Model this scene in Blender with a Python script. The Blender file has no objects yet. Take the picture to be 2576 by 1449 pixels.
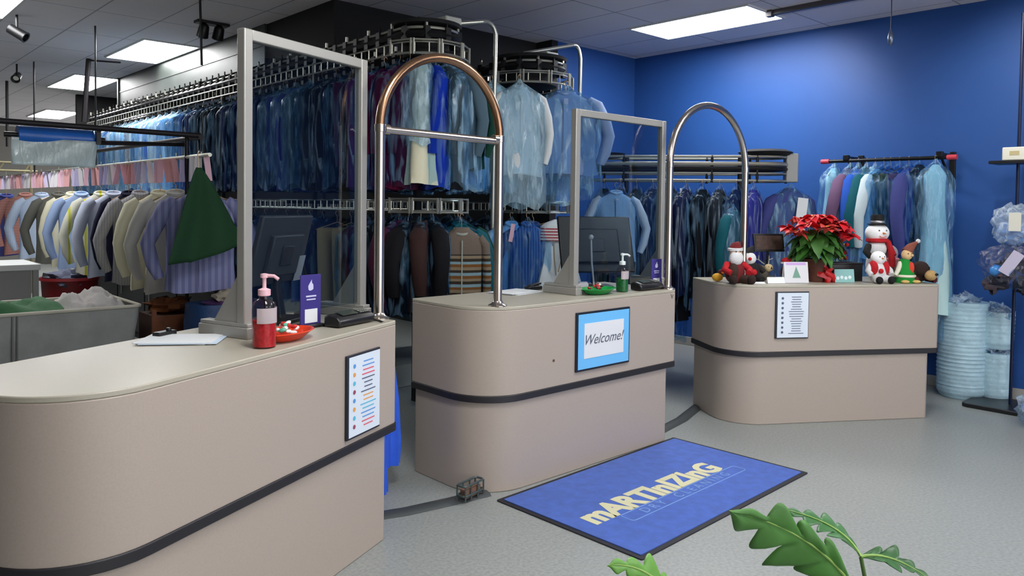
import bpy, math, random
from math import sin, cos, pi, radians, sqrt
from mathutils import Vector, Matrix, noise, Euler
C = bpy.context.scene.collection
random.seed(7)
sc = bpy.context.scene

# ------------------------------------------------------------------ camera
F = 1936.0
CAM = Vector((0, 0, 1.64))
def cam_axes():
    p, r, yaw = radians(1.84), radians(-.735), radians(-42.8)
    fw = Vector((0, cos(p), -sin(p))); right = Vector((1, 0, 0)); down = fw.cross(right)
    r2 = right*cos(r) + down*sin(r); d2 = -right*sin(r) + down*cos(r)
    R = Matrix.Rotation(yaw, 3, 'Z')
    return R @ r2, R @ d2, R @ fw
rx, dn, fw = cam_axes()
cd = bpy.data.cameras.new('camera'); cam = bpy.data.objects.new('camera', cd); C.objects.link(cam)
m3 = Matrix((rx, -dn, -fw)).transposed()
cam.matrix_world = Matrix.Translation(CAM) @ m3.to_4x4()
cd.sensor_width = 36; cd.lens = 36*F/2576
cd.shift_x = (1288-1290)/2576; cd.shift_y = (582.5-724.5)/2576
cd.clip_start = .05; cd.clip_end = 100
sc.camera = cam
# ------------------------------------------------------------------ world, exposure, light
w = bpy.data.worlds.new('world'); sc.world = w; w.use_nodes = True
w.node_tree.nodes['Background'].inputs[0].default_value = (.96, .97, 1, 1)
w.node_tree.nodes['Background'].inputs[1].default_value = 1.7
sc.view_settings.view_transform = 'Standard'; sc.view_settings.look = 'None'
sc.view_settings.exposure = 0.7; sc.view_settings.gamma = 1
sc.cycles.transparent_max_bounces = 32; sc.cycles.max_bounces = 8
LAMP_EMIT = 16.0
CEIL = 3.55; WX = 7.85; WY = 6.22

def spot(loc, target, power, size, blend=.6, col=(1, .97, .92)):
    l = bpy.data.lights.new('track_spot', 'SPOT'); l.energy = power; l.spot_size = radians(size); l.spot_blend = blend
    l.color = col; l.shadow_soft_size = .06
    o = bpy.data.objects.new('track_spot', l); C.objects.link(o); o.location = loc
    o.rotation_euler = (Vector(target)-Vector(loc)).to_track_quat('-Z', 'Y').to_euler()
    return o
spot((6.55, 3.75, 3.4), (7.85, 4.05, 2.45), 48, 95, 1)
spot((6.55, 1.75, 3.4), (7.85, 1.85, 2.45), 48, 90, 1)

# ------------------------------------------------------------------ helpers
def lin(c):
    return tuple((x/12.92 if x <= .04045 else ((x+.055)/1.055)**2.4) for x in (v/255 for v in c))
_m = {}
def M(key, rgb=(128, 128, 128), rough=.6, metal=0, spec=.5, var=0, vs=8, bump=0, bs=60, emit=0, alpha=1, sheen=0, stripe=None, vec='Object', trans=0):
    """plain principled material with optional noise variation, bump and stripes"""
    if key in _m: return _m[key]
    m = bpy.data.materials.new(key); m.use_nodes = True; _m[key] = m
    nt = m.node_tree; N = nt.nodes; L = nt.links; b = N['Principled BSDF']
    col = lin(rgb)+(1,)
    b.inputs['Base Color'].default_value = col; b.inputs['Roughness'].default_value = rough
    b.inputs['Metallic'].default_value = metal; b.inputs['Specular IOR Level'].default_value = spec
    b.inputs['Alpha'].default_value = alpha
    if sheen: b.inputs['Sheen Weight'].default_value = sheen
    if trans: b.inputs['Transmission Weight'].default_value = trans
    if emit:
        b.inputs['Emission Color'].default_value = col; b.inputs['Emission Strength'].default_value = emit
    tc = N.new('ShaderNodeTexCoord')
    src = None
    if stripe:
        ax, freq, rgb2, thr = stripe
        sp = N.new('ShaderNodeSeparateXYZ'); L.new(tc.outputs[vec], sp.inputs[0])
        mu = N.new('ShaderNodeMath'); mu.operation = 'MULTIPLY'; mu.inputs[1].default_value = freq; L.new(sp.outputs['XYZ'.index(ax)], mu.inputs[0])
        fr = N.new('ShaderNodeMath'); fr.operation = 'FRACT'; L.new(mu.outputs[0], fr.inputs[0])
        gt = N.new('ShaderNodeMath'); gt.operation = 'GREATER_THAN'; gt.inputs[1].default_value = thr; L.new(fr.outputs[0], gt.inputs[0])
        mx = N.new('ShaderNodeMix'); mx.data_type = 'RGBA'; L.new(gt.outputs[0], mx.inputs[0])
        mx.inputs[6].default_value = col; mx.inputs[7].default_value = lin(rgb2)+(1,)
        src = mx.outputs[2]
    if var:
        nz = N.new('ShaderNodeTexNoise'); nz.inputs['Scale'].default_value = vs; nz.inputs['Detail'].default_value = 5
        L.new(tc.outputs[vec], nz.inputs['Vector'])
        mr = N.new('ShaderNodeMapRange'); mr.inputs[1].default_value = .3; mr.inputs[2].default_value = .7
        mr.inputs[3].default_value = 1-var; mr.inputs[4].default_value = 1+var; L.new(nz.outputs[0], mr.inputs[0])
        mx = N.new('ShaderNodeMix'); mx.data_type = 'RGBA'; mx.blend_type = 'MULTIPLY'; mx.inputs[0].default_value = 1
        if src: L.new(src, mx.inputs[6])
        else: mx.inputs[6].default_value = col
        cb = N.new('ShaderNodeCombineXYZ')
        for i in range(3): L.new(mr.outputs[0], cb.inputs[i])
        L.new(cb.outputs[0], mx.inputs[7]); src = mx.outputs[2]
    if src: L.new(src, b.inputs['Base Color'])
    if bump:
        nz = N.new('ShaderNodeTexNoise'); nz.inputs['Scale'].default_value = bs; nz.inputs['Detail'].default_value = 3
        L.new(tc.outputs[vec], nz.inputs['Vector'])
        bp = N.new('ShaderNodeBump'); bp.inputs['Strength'].default_value = bump; bp.inputs['Distance'].default_value = .02
        L.new(nz.outputs[0], bp.inputs['Height']); L.new(bp.outputs[0], b.inputs['Normal'])
    return m

def film_mat(key, rgb, lo=.12, hi=.75, tint=(215, 235, 250), scale=(7, 7, 1.3)):
    """clear dry-cleaning film: mostly see-through, wrinkle highlights painted in as pale noise streaks"""
    m = bpy.data.materials.new(key); m.use_nodes = True
    nt = m.node_tree; N = nt.nodes; L = nt.links; b = N['Principled BSDF']; out = N['Material Output']
    b.inputs['Base Color'].default_value = lin(rgb)+(1,); b.inputs['Roughness'].default_value = .18
    b.inputs['Specular IOR Level'].default_value = .9
    tc = N.new('ShaderNodeTexCoord'); mp = N.new('ShaderNodeMapping'); mp.inputs['Scale'].default_value = scale
    L.new(tc.outputs['Object'], mp.inputs[0])
    nz = N.new('ShaderNodeTexNoise'); nz.inputs['Scale'].default_value = 2.2; nz.inputs['Detail'].default_value = 4; nz.inputs['Distortion'].default_value = 1.2
    L.new(mp.outputs[0], nz.inputs['Vector'])
    mr = N.new('ShaderNodeMapRange'); mr.inputs[1].default_value = .47; mr.inputs[2].default_value = .72; mr.inputs[3].default_value = lo; mr.inputs[4].default_value = hi
    L.new(nz.outputs[0], mr.inputs[0])
    t = N.new('ShaderNodeBsdfTransparent'); t.inputs[0].default_value = lin(tint)+(1,)
    mx = N.new('ShaderNodeMixShader'); L.new(mr.outputs[0], mx.inputs[0]); L.new(t.outputs[0], mx.inputs[1]); L.new(b.outputs[0], mx.inputs[2])
    bp = N.new('ShaderNodeBump'); bp.inputs['Strength'].default_value = .6; bp.inputs['Distance'].default_value = .03
    L.new(nz.outputs[0], bp.inputs['Height']); L.new(bp.outputs[0], b.inputs['Normal'])
    L.new(mx.outputs[0], out.inputs[0]); return m
def glass_mat(key, tint=(225, 232, 236), refl=.075):
    m = bpy.data.materials.new(key); m.use_nodes = True
    nt = m.node_tree; N = nt.nodes; L = nt.links; out = N['Material Output']; N.remove(N['Principled BSDF'])
    t = N.new('ShaderNodeBsdfTransparent'); t.inputs[0].default_value = lin(tint)+(1,)
    g = N.new('ShaderNodeBsdfGlossy'); g.inputs[1].default_value = .015
    lw = N.new('ShaderNodeLayerWeight'); pw = N.new('ShaderNodeMath'); pw.operation = 'POWER'; pw.inputs[1].default_value = 5; L.new(lw.outputs['Facing'], pw.inputs[0])
    ad = N.new('ShaderNodeMath'); ad.operation = 'MULTIPLY_ADD'; ad.inputs[1].default_value = .7; ad.inputs[2].default_value = refl/2; L.new(pw.outputs[0], ad.inputs[0])
    mx = N.new('ShaderNodeMixShader'); L.new(ad.outputs[0], mx.inputs[0]); L.new(t.outputs[0], mx.inputs[1]); L.new(g.outputs[0], mx.inputs[2])
    L.new(mx.outputs[0], out.inputs[0]); return m

class MB:
    def __init__(s): s.v = []; s.f = []; s.m = []; s.mi = 0; s.T = Matrix.Identity(4)
    def add(s, vs, fs):
        o = len(s.v); s.v += [tuple(s.T @ Vector(v)) for v in vs]; s.f += [tuple(i+o for i in f) for f in fs]; s.m += [s.mi]*len(fs); return s
    def box(s, c, d, rz=0, R=None):
        R = R or Matrix.Rotation(rz, 3, 'Z')
        vs = [Vector(c)+R @ Vector((sx*d[0]/2, sy*d[1]/2, sz*d[2]/2)) for sx in (-1, 1) for sy in (-1, 1) for sz in (-1, 1)]
        return s.add(vs, [(0, 1, 3, 2), (4, 6, 7, 5), (0, 4, 5, 1), (2, 3, 7, 6), (0, 2, 6, 4), (1, 5, 7, 3)])
    def tube(s, pts, r, n=10, closed=False, caps=True, flat=1):
        pts = [Vector(p) for p in pts]; k = len(pts); rs = r if isinstance(r, (list, tuple)) else [r]*k
        vs = []; up = None
        for i, p in enumerate(pts):
            a = pts[i-1] if (i or closed) else p; b = pts[(i+1) % k] if (i < k-1 or closed) else p
            t = (b-a).normalized()
            if up is None: up = Vector((0, 0, 1)) if abs(t.z) < .9 else Vector((0, 1, 0))
            x = up.cross(t).normalized(); up = t.cross(x).normalized()
            for j in range(n):
                q = 2*pi*j/n; vs.append(p+(x*cos(q)+up*sin(q)*flat)*rs[i])
        fs = [(i*n+j, i*n+(j+1) % n, ((i+1) % k)*n+(j+1) % n, ((i+1) % k)*n+j) for i in range(k if closed else k-1) for j in range(n)]
        if caps and not closed: fs += [tuple(range(n))[::-1], tuple((k-1)*n+j for j in range(n))]
        return s.add(vs, fs)
    def rings(s, rings, cap0=True, cap1=True):
        n = len(rings[0]); k = len(rings); vs = [v for r in rings for v in r]
        fs = [(i*n+j, i*n+(j+1) % n, (i+1)*n+(j+1) % n, (i+1)*n+j) for i in range(k-1) for j in range(n)]
        if cap0: fs.append(tuple(range(n))[::-1])
        if cap1: fs.append(tuple((k-1)*n+j for j in range(n)))
        return s.add(vs, fs)
    def lathe(s, prof, c=(0, 0, 0), n=20, caps=True):
        return s.rings([[(c[0]+r*cos(2*pi*j/n), c[1]+r*sin(2*pi*j/n), c[2]+z) for j in range(n)] for r, z in prof], caps, caps)
    def ell(s, c, r, n=16, k=10, R=None, jit=0):
        r = (r, r, r) if isinstance(r, (int, float)) else r; R = R or Matrix.Identity(3); rg = []
        for i in range(k+1):
            a = pi*(i+.001)/(k+.002); ring = []
            for j in range(n):
                q = 2*pi*j/n; p = Vector((sin(a)*cos(q)*r[0], sin(a)*sin(q)*r[1], -cos(a)*r[2]))
                if jit: p *= 1+jit*noise.noise(p*30+Vector(c)*9)
                ring.append(Vector(c)+R @ p)
            rg.append(ring)
        return s.rings(rg)
    def prism(s, out, z0, z1):
        return s.rings([[(x, y, z0) for x, y in out], [(x, y, z1) for x, y in out]])
    def sheet(s, fn, nu, nv):
        vs = [fn(i/nu, j/nv) for i in range(nu+1) for j in range(nv+1)]
        return s.add(vs, [(i*(nv+1)+j, (i+1)*(nv+1)+j, (i+1)*(nv+1)+j+1, i*(nv+1)+j+1) for i in range(nu) for j in range(nv)])
    def mesh(s, name, ang=40):
        me = bpy.data.meshes.new(name); me.from_pydata(s.v, [], s.f); me.update()
        me.polygons.foreach_set('use_smooth', [True]*len(s.f)); me.polygons.foreach_set('material_index', s.m)
        me.set_sharp_from_angle(angle=radians(ang)); return me
def obj(name, mb, mats, parent=None, bevel=0, label=None, loc=None, ang=40, solid=0, seg=2):
    me = mb.mesh(name, ang) if isinstance(mb, MB) else mb
    mats = mats if isinstance(mats, (list, tuple)) else [mats]
    if not me.materials:
        for m in mats: me.materials.append(m)
    o = bpy.data.objects.new(name, me); C.objects.link(o)
    if parent is not None: o.parent = parent
    if loc: o.location = loc
    if bevel:
        b = o.modifiers.new('bevel', 'BEVEL'); b.width = bevel; b.segments = seg; b.limit_method = 'ANGLE'
    if solid:
        b = o.modifiers.new('solid', 'SOLIDIFY'); b.thickness = solid
    if label: o['label'] = label
    return o
def recol(o, m):
    o.material_slots[0].link = 'OBJECT'; o.material_slots[0].material = m; return o
def thing(name, label, cat, loc=(0, 0, 0), rz=0, group=None, rot=None):
    o = bpy.data.objects.new(name, None); C.objects.link(o); o.empty_display_size = .05
    o.location = loc; o.rotation_euler = rot or (0, 0, rz); tag(o, label, cat, group); return o
def tag(o, label, cat, group=None, kind=None):
    o['label'] = label; o['category'] = cat
    if group: o['group'] = group
    if kind: o['kind'] = kind
    return o
def struct(name, mb, m, parent=None, **k):
    o = obj(name, mb, m, parent, **k)
    if parent is None: o['kind'] = 'structure'
    return o
def rrect(x0, x1, y0, y1, rs, n=10):
    """rounded rectangle, radii for corners (x0,y0),(x1,y0),(x1,y1),(x0,y1)"""
    out = []
    for (cx, cy, sx, sy, a0), r in zip(((x0, y0, 1, 1, pi), (x1, y0, -1, 1, 1.5*pi), (x1, y1, -1, -1, 0), (x0, y1, 1, -1, .5*pi)), rs):
        if r <= 0: out.append((cx, cy)); continue
        for i in range(n+1):
            a = a0+i*pi/2/n; out.append((cx+sx*r+r*cos(a), cy+sy*r+r*sin(a)))
    return out
def arc(c, r, a0, a1, n, f=lambda x, y: (x, y, 0)):
    return [f(c[0]+r*cos(radians(a0+(a1-a0)*i/n)), c[1]+r*sin(radians(a0+(a1-a0)*i/n))) for i in range(n+1)]

# ------------------------------------------------------------------ materials
lam = M('counter_laminate', (176, 163, 152), .42, var=.035, vs=140, bump=.02, bs=300)
black = M('black_plastic', (22, 22, 25), .35)
blackm = M('black_metal', (20, 20, 22), .4, .3)
white = M('white_paper', (235, 238, 240), .7)
cream = M('cream_plastic', (222, 220, 205), .6)
greyp = M('grey_metal', (150, 150, 148), .45, .25)
chrome = M('brushed_chrome', (205, 195, 185), .22, 1, var=.12, vs=3)
steel = M('steel_rail', (185, 184, 172), .35, .8)
dark = M('dark_paint_and_shade', (14, 14, 15), .8)
trimm = M('black_rubber_trim', (34, 33, 38), .5)
pink = M('pink_ticket', (232, 190, 205), .8)
skin = M('plush_skin', (232, 190, 160), .9)
redf = M('red_fabric', (190, 25, 35), .9, bump=.3, bs=200)
whitef = M('white_plush', (240, 240, 240), .95, bump=.6, bs=220)
greenf = M('green_fabric', (20, 140, 50), .9)
brownf = M('dark_brown_plush', (52, 34, 28), .95, bump=.6, bs=200)
tanf = M('tan_plush', (200, 165, 110), .95, bump=.5, bs=200)
film = film_mat('clear_blue_film', (150, 195, 225))
film2 = film_mat('pale_film', (190, 220, 232), .3, .85)
filmd = film_mat('thin_film', (130, 175, 212), .0, .42)
darkfilm = film_mat('streaky_film', (190, 215, 235), .0, .5, (228, 236, 244), (9, 9, .9))

# ------------------------------------------------------------------ room
m = M('floor_vinyl', (150, 154, 151), .38, spec=.4, var=.16, vs=60, vec='Object')
struct('floor', MB().box((2.5, 8, -.05), (15, 32, .1)), m)
# acoustic ceiling with a faint two-by-four foot grid
cm = M('ceiling_tile', (226, 220, 221), .9, var=.04, vs=50)
nt = cm.node_tree; b = nt.nodes['Principled BSDF']
br = nt.nodes.new('ShaderNodeTexBrick'); br.offset = 0; br.inputs['Scale'].default_value = 1; br.inputs['Brick Width'].default_value = .61
br.inputs['Row Height'].default_value = 1.22; br.inputs['Mortar Size'].default_value = .008; br.inputs['Mortar Smooth'].default_value = 0
br.inputs['Color1'].default_value = lin((226, 220, 221))+(1,); br.inputs['Color2'].default_value = lin((222, 216, 217))+(1,); br.inputs['Mortar'].default_value = lin((165, 160, 162))+(1,)
tc = [n for n in nt.nodes if n.type == 'TEX_COORD'][0]; mp = nt.nodes.new('ShaderNodeMapping'); mp.inputs['Location'].default_value = (.24, -.02, 0)
nt.links.new(tc.outputs['Object'], mp.inputs[0]); nt.links.new(mp.outputs[0], br.inputs['Vector']); nt.links.new(br.outputs['Color'], b.inputs['Base Color'])
struct('ceiling', MB().box((2.5, 8, CEIL+.05), (15, 32, .1)), cm)
blue = M('blue_wall_paint', (38, 79, 144), .5, spec=.35, var=.03, vs=3)
navy = M('navy_wall_paint', (10, 25, 60), .6)
struct('wall_right', MB().box((WX+.05, -.9, 1.75), (.1, 14.3, 3.6)), blue)
struct('wall_back', MB().box(((6.42+WX)/2, WY+.05, 1.75), (WX-6.42, .1, 3.6)), blue)
struct('wall_partition', MB().box((6.36, 11.2, 1.75), (.1, 10, 3.6)), dark)
struct('wall_interior', MB().box((5.0, 15.5, 1.75), (2.7, .1, 3.6)), dark)  # near-black on both inner walls stands in for the unlit depth behind the conveyors
struct('wall_left', MB().box((-2.6, 8, 1.75), (.1, 32, 3.6)), M('tan_wall', (120, 118, 112), .8))
struct('wall_far', MB().box((2.5, 23.5, 1.75), (12, .1, 3.6)), M('tan_wall'))
struct('baseboard_right', MB().box((WX-.01, -.9, .05), (.02, 14.2, .1)), M('grey_baseboard', (165, 160, 152), .6), bevel=.004)
struct('baseboard_back', MB().box(((6.42+WX)/2, WY-.01, .05), (WX-6.42, .02, .1)), M('grey_baseboard'), bevel=.004)
# bulkhead above the garment conveyors
sf = MB(); sf.box((5.045, 9.7, 3.34), (2.75, 6.5, .42))
struct('trim_bulkhead', sf, dark)
fs = MB(); fs.box((3.655, 10.4, 3.34), (.025, 5.1, .42)); fs.box((3.645, 10.4, 3.33), (.02, 5.1, .02)); fs.box((3.645, 12.94, 3.34), (.05, .05, .42))
struct('trim_fascia', fs, M('grey_fascia_board', (46, 52, 49), .5, var=.5, vs=1.6))

# ceiling lights
em = M('lamp_diffuser', (255, 255, 255), .5, emit=LAMP_EMIT); fr_m = M('lamp_frame', (210, 210, 208), .5)
def light(x0, x1, y0, y1, label):
    t = thing('ceiling_light', label, 'ceiling light', ((x0+x1)/2, (y0+y1)/2, CEIL), group='flat ceiling light panels')
    a, b = (x1-x0)/2, (y1-y0)/2
    obj('diffuser', MB().box((0, 0, -.006), (2*a, 2*b, .008)), em, t)
    g = MB()
    for s in (-1, 1):
        g.box((s*(a+.012), 0, -.008), (.024, 2*b+.048, .016)); g.box((0, s*(b+.012), -.008), (2*a, .024, .016))
    obj('frame', g, fr_m, t)
light(6.49, 7.15, 3.84, 5.2, 'bright ceiling light panel in front of the blue wall')
light(2.98, 3.6, 9.6, 11.12, 'largest bright ceiling light panel left of the black bulkhead')
light(3.05, 3.67, 13.0, 14.75, 'bright ceiling light panel behind the largest left one')
light(3.8, 4.45, 18.45, 20.3, 'smallest and farthest ceiling light panel on the left')
light(.93, 1.57, 8.35, 9.58, 'bright ceiling light panel cut by the upper left corner')
for x, y in ((1.2, 1.6), (4.2, 1.6), (1.2, -1.4), (4.2, -1.4)):  # extra panels out of view, added to light the customer area
    light(x, x+.61, y-.61, y+.61, 'added ceiling light panel out of view over the customer floor near the camera')

# rail fixed under the ceiling beside the light
r = MB(); r.box((6.85, 3.0, CEIL-.025), (.05, 1.6, .045)); r.box((6.84, 3.8, CEIL-.03), (.07, .06, .06))
tag(obj('ceiling_track', r, M('dark_track', (70, 66, 70), .5)), 'dark grey metal track fixed to the ceiling beside the right light panel', 'track')
t = thing('pull_cord', 'thin cord with a small metal weight hanging before the blue wall', 'cord', (6.72, 2.63, CEIL))
obj('cord', MB().tube([(0, 0, 0), (0, 0, -.4)], .004, 6), blackm, t)
obj('weight', MB().lathe([(.003, -.38), (.016, -.41), (.026, -.45), (.02, -.5), (.004, -.52)], n=12), M('weight_metal', (120, 130, 150), .3, .8), t)

def track_head(loc, d, label):
    t = thing('track_spotlight', label, 'spotlight', loc)
    obj('stem', MB().tube([(0, 0, 0), (0, 0, -.14)], .012, 8), blackm, t)
    R = Vector(d).to_track_quat('Z', 'Y').to_matrix().to_4x4()
    h = MB(); h.T = Matrix.Translation((0, 0, -.18)) @ R; h.lathe([(.03, -.09), (.05, -.08), (.055, .08), (.06, .1), (.045, .1), (.04, .02)], n=16)
    obj('lamp_head', h, blackm, t)
    g = MB(); g.T = Matrix.Translation((0, 0, -.18)) @ R; g.lathe([(.01, .03), (.04, .06), (.035, .065)], n=16)
    obj('reflector', g, M('reflector', (230, 230, 225), .2, .9), t)
track_head((1.66, 9.35, CEIL), (.7, -.5, -.5), 'black track spotlight below the upper left ceiling panel')
track_head((2.25, 12.7, CEIL), (-.3, -.8, -.4), 'small black spotlight hanging at the far left of the ceiling')
t = thing('track_spotlight', 'twin black spotlights on a plate by the bulkhead above the conveyor', 'spotlight', (3.22, 8.2, CEIL))
obj('mounting_plate', MB().box((0, 0, -.015), (.34, .12, .03)), blackm, t, bevel=.004)
for sx in (-.09, .07):
    h = MB(); h.T = Matrix.Translation((sx, 0, -.1)) @ Matrix.Rotation(.5, 4, 'X'); h.lathe([(.03, .07), (.05, .05), (.06, -.07), (.05, -.075)], n=16)
    obj('lamp_head', h, blackm, t)
    g = MB(); g.T = Matrix.Translation((sx, 0, -.1)) @ Matrix.Rotation(.5, 4, 'X'); g.lathe([(.01, -.02), (.048, -.07), (.045, -.078)], n=16)
    obj('bulb', g, M('reflector'), t)
tag(obj('hanger_rod', MB().tube([(2.62, 6.95, CEIL), (2.63, 6.93, 2.86)], .011, 8), blackm), 'thin dark rod hanging from the ceiling left of the first clear shield', 'rod')

# ------------------------------------------------------------------ counters
def counter(o, ang, L, label, D=.68):
    """o: front right corner on the floor; counter runs to the left along -x local"""
    t = thing('service_counter', label, 'counter', (o[0], o[1], 0), ang, 'beige laminate service counters')
    ra = (.3, .035, .01, .02)
    obj('lower_body', MB().prism(rrect(-L+.015, -.075, .012, D-.02, ra), 0, .53), lam, t, bevel=.006)
    obj('upper_body', MB().prism(rrect(-L, 0, 0, D, ra), .56, 1.05), lam, t, bevel=.004)
    obj('countertop', MB().prism(rrect(-L, 0, 0, D, ra), 1.05, 1.07), M('countertop_laminate', (178, 172, 156), .38, var=.03, vs=140), t, bevel=.004)
    obj('trim_band', MB().prism(rrect(-L-.006, .006, -.006, D, (.306, .04, .01, .02)), .522, .562), trimm, t, bevel=.004)
    return t
A1 = radians(25); O1 = (2.175, 3.18)
counter(O1, A1, 1.82, 'nearest beige laminate counter, large rounded corner at lower left', .69)
counter((4.56, 3.2), 0, 1.81, 'middle beige laminate counter with the Welcome sign on its front')
A3 = radians(-32.3); O3 = (6.633, 2.157)
counter(O3, A3, 1.8, 'farthest beige laminate counter, topped with Christmas plush toys')
def L1(a, b, z=1.07): c, s = cos(A1), sin(A1); return (O1[0]-a*c-b*s, O1[1]-a*s+b*c, z)
def L3(a, b, z=1.07): c, s = cos(A3), sin(A3); return (O3[0]-a*c-b*s, O3[1]-a*s+b*c, z)

# chrome arches
copper = M('worn_chrome', (165, 128, 100), .25, 1, var=.15, vs=4)
def arch(xa, xb, ya, yb, top, label, bar=None):
    t = thing('chrome_arch', label, 'arch', (xa, ya, 1.07))
    W = xb-xa; R = W/2; dy = (yb-ya)/W; zc = top-R-1.07; k = .0255
    f = lambda x, z: (x, x*dy, z)
    obj('post', MB().tube([f(0, 0), f(0, zc)], k, 14), chrome, t); obj('post', MB().tube([f(W, 0), f(W, zc)], k, 14), chrome, t)
    obj('curved_top', MB().tube([f(R-R*cos(pi*i/24), zc+R*sin(pi*i/24)) for i in range(25)], k*.99, 14), copper if bar else chrome, t, label='warm coppery bent tube' if bar else None)
    for x in (0, W):
        g = MB(); g.T = Matrix.Translation(f(x, 0)); g.lathe([(.055, 0), (.055, .006), (.035, .016), (.027, .03)], n=20); obj('floor_flange', g, chrome, t)
        g = MB(); g.T = Matrix.Translation(f(x, zc)); g.lathe([(.024, -.02), (.0285, -.018), (.0285, .018), (.024, .02)], n=16); obj('collar', g, chrome, t)
    if bar:
        obj('crossbar', MB().tube([f(.02, bar), f(W-.02, bar-.01)], .02, 12), chrome, t)
        for x in (.035, W-.035):
            g = MB(); g.tube([f(x-.014, bar), f(x+.014, bar)], .028, 12); obj('bar_socket', g, chrome, t)
arch(2.13, 2.93, 3.285, 3.285, 2.425, 'tall chrome tube arch with a crossbar joining the two nearest counters', .95)
arch(4.52, 5.436, 3.255, 3.2, 2.41, 'plain chrome tube arch joining the middle and farthest counters')

# clear shields
gl = glass_mat('clear_acrylic')
alu = M('satin_aluminium', (168, 166, 160), .4, .35)
def shield(a, b, top, bdir, label):
    t = thing('sneeze_guard', label, 'sneeze guard', (a[0], a[1], 1.07)); d = Vector((b[0]-a[0], b[1]-a[1], 0)); W = d.length
    t.rotation_euler.z = math.atan2(d.y, d.x); H = top-1.07
    for i, x in enumerate((0, W)):
        obj('post', MB().box((x, 0, H/2), (.046, .046, H)), alu, t, bevel=.005)
        g = MB(); g.box((x, .1*bdir, .024), (.062, .3, .048)); g.box((x, .1*bdir, .056), (.05, .29, .018))
        obj('foot', g, alu, t, bevel=.004)
        g = MB(); pr = [(.02, .06), (.17, .06), (.02, .27)]
        g.rings([[(x+s*.018, y*bdir, z) for y, z in pr] for s in (-1, 1)]); obj('gusset', g, alu, t, bevel=.002)
    obj('top_rail', MB().box((W/2, 0, H-.023), (W-.046, .04, .046)), alu, t, bevel=.004)
    obj('clear_panel', MB().box((W/2, 0, (H-.06+.09)/2), (W-.046, .005, H-.06-.06)), gl, t)
shield((1.375, 3.15), (2.085, 3.39), 2.37, 1, 'nearest clear shield in a grey frame on the first counter')
shield((3.70, 3.405), (4.64, 3.415), 2.28, 1, 'clear shield in a pale grey frame on the middle counter')

# ------------------------------------------------------------------ printed signs on the counters
def text_mesh(body, size, off=0, ext=.001, shear=0, space=1):
    cu = bpy.data.curves.new('t', 'FONT'); cu.body = body; cu.size = size; cu.offset = off; cu.extrude = ext; cu.shear = shear; cu.space_character = space
    cu.align_x = 'CENTER'; cu.align_y = 'CENTER'; cu.resolution_u = 3
    o = bpy.data.objects.new('t', cu); C.objects.link(o)
    dg = bpy.context.evaluated_depsgraph_get(); me = bpy.data.meshes.new_from_object(o.evaluated_get(dg))
    me.materials.clear()
    bpy.data.objects.remove(o); bpy.data.curves.remove(cu); return me
def sign(loc, ang, W, H, label, kind):
    t = thing('price_list_sign' if kind != 'welcome' else 'welcome_sign', label, 'sign', loc, ang, rot=(pi/2, 0, ang))
    obj('backing', MB().box((0, 0, .006), (W+.014, H+.014, .012)), M('navy_frame', (22, 30, 44), .4), t, bevel=.002)
    if kind == 'welcome':
        obj('blue_mat', MB().box((.002, 0, .0125), (W-.012, H-.012, .003)), M('sky_blue_card', (110, 190, 245), .7), t)
        obj('white_card', MB().box((0, .002, .0145), (W*.76, H*.62, .003)), M('offwhite_card', (226, 228, 232), .7), t)
        obj('lettering', text_mesh('Welcome!', .09, .0, .0005, .4), M('grey_ink', (92, 100, 115), .8), t, loc=(-.012, .005, .017))
        return
    obj('paper', MB().box((.004, 0, .0125), (W-.006, H-.004, .003)), M('glossy_paper', (222, 232, 244), .5), t)
    cols = dict(b=(90, 150, 215), o=(226, 160, 90), c=(90, 185, 215), m=(150, 70, 100), r=(225, 90, 110), n=(90, 100, 125))
    seq = 'bocmbocm'; g = {}
    for i, k in enumerate(seq):
        kk = k if kind == 'colour' else 'n'
        g.setdefault(kk, MB()).lathe([(.001, .001), (.010, .001), (.010, .0018), (.001, .0018)], (-W*.32, H*.43-H*.86*(i+.5)/8, .014), 10)
    rnd = random.Random(3 if kind == 'colour' else 4)
    for i in range(16):
        k = ('b', 'r', 'n', 'n', 'o', 'c', 'b', 'r')[i//2] if kind == 'colour' else 'n'
        wd = W*rnd.uniform(.25, .5)
        g.setdefault(k, MB()).box((W*.12, H*.43-H*.86*(i+.5)/16, .0148), (wd, H*.014, .0008))
    for k, mbb in g.items():
        obj('printed_text', mbb, M('ink_'+k, cols[k], .8), t)
sx, sy, _ = L1(.3195, -.001); sign((sx, sy, .778), A1, .258, .365, 'white price list with coloured print on the nearest counter front', 'colour')
sign((3.757, 3.199, .807), 0, .505, .355, 'framed Welcome sign on the front of the middle counter', 'welcome')
sx, sy, _ = L3(1.287, -.001); sign((sx, sy, .842), A3, .262, .345, 'white price list with grey print on the farthest counter front', 'grey')
tag(obj('screw_hole', MB().lathe([(.001, 0), (.008, 0), (.008, .004), (.001, .004)], n=10), M('brown_spot', (95, 75, 60), .8)), 'tiny brown plug in the front of the middle counter', 'plug')
o = bpy.data.objects['screw_hole']; o.location = (3.31, 3.2, .72); o.rotation_euler = (pi/2, 0, 0)

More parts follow.
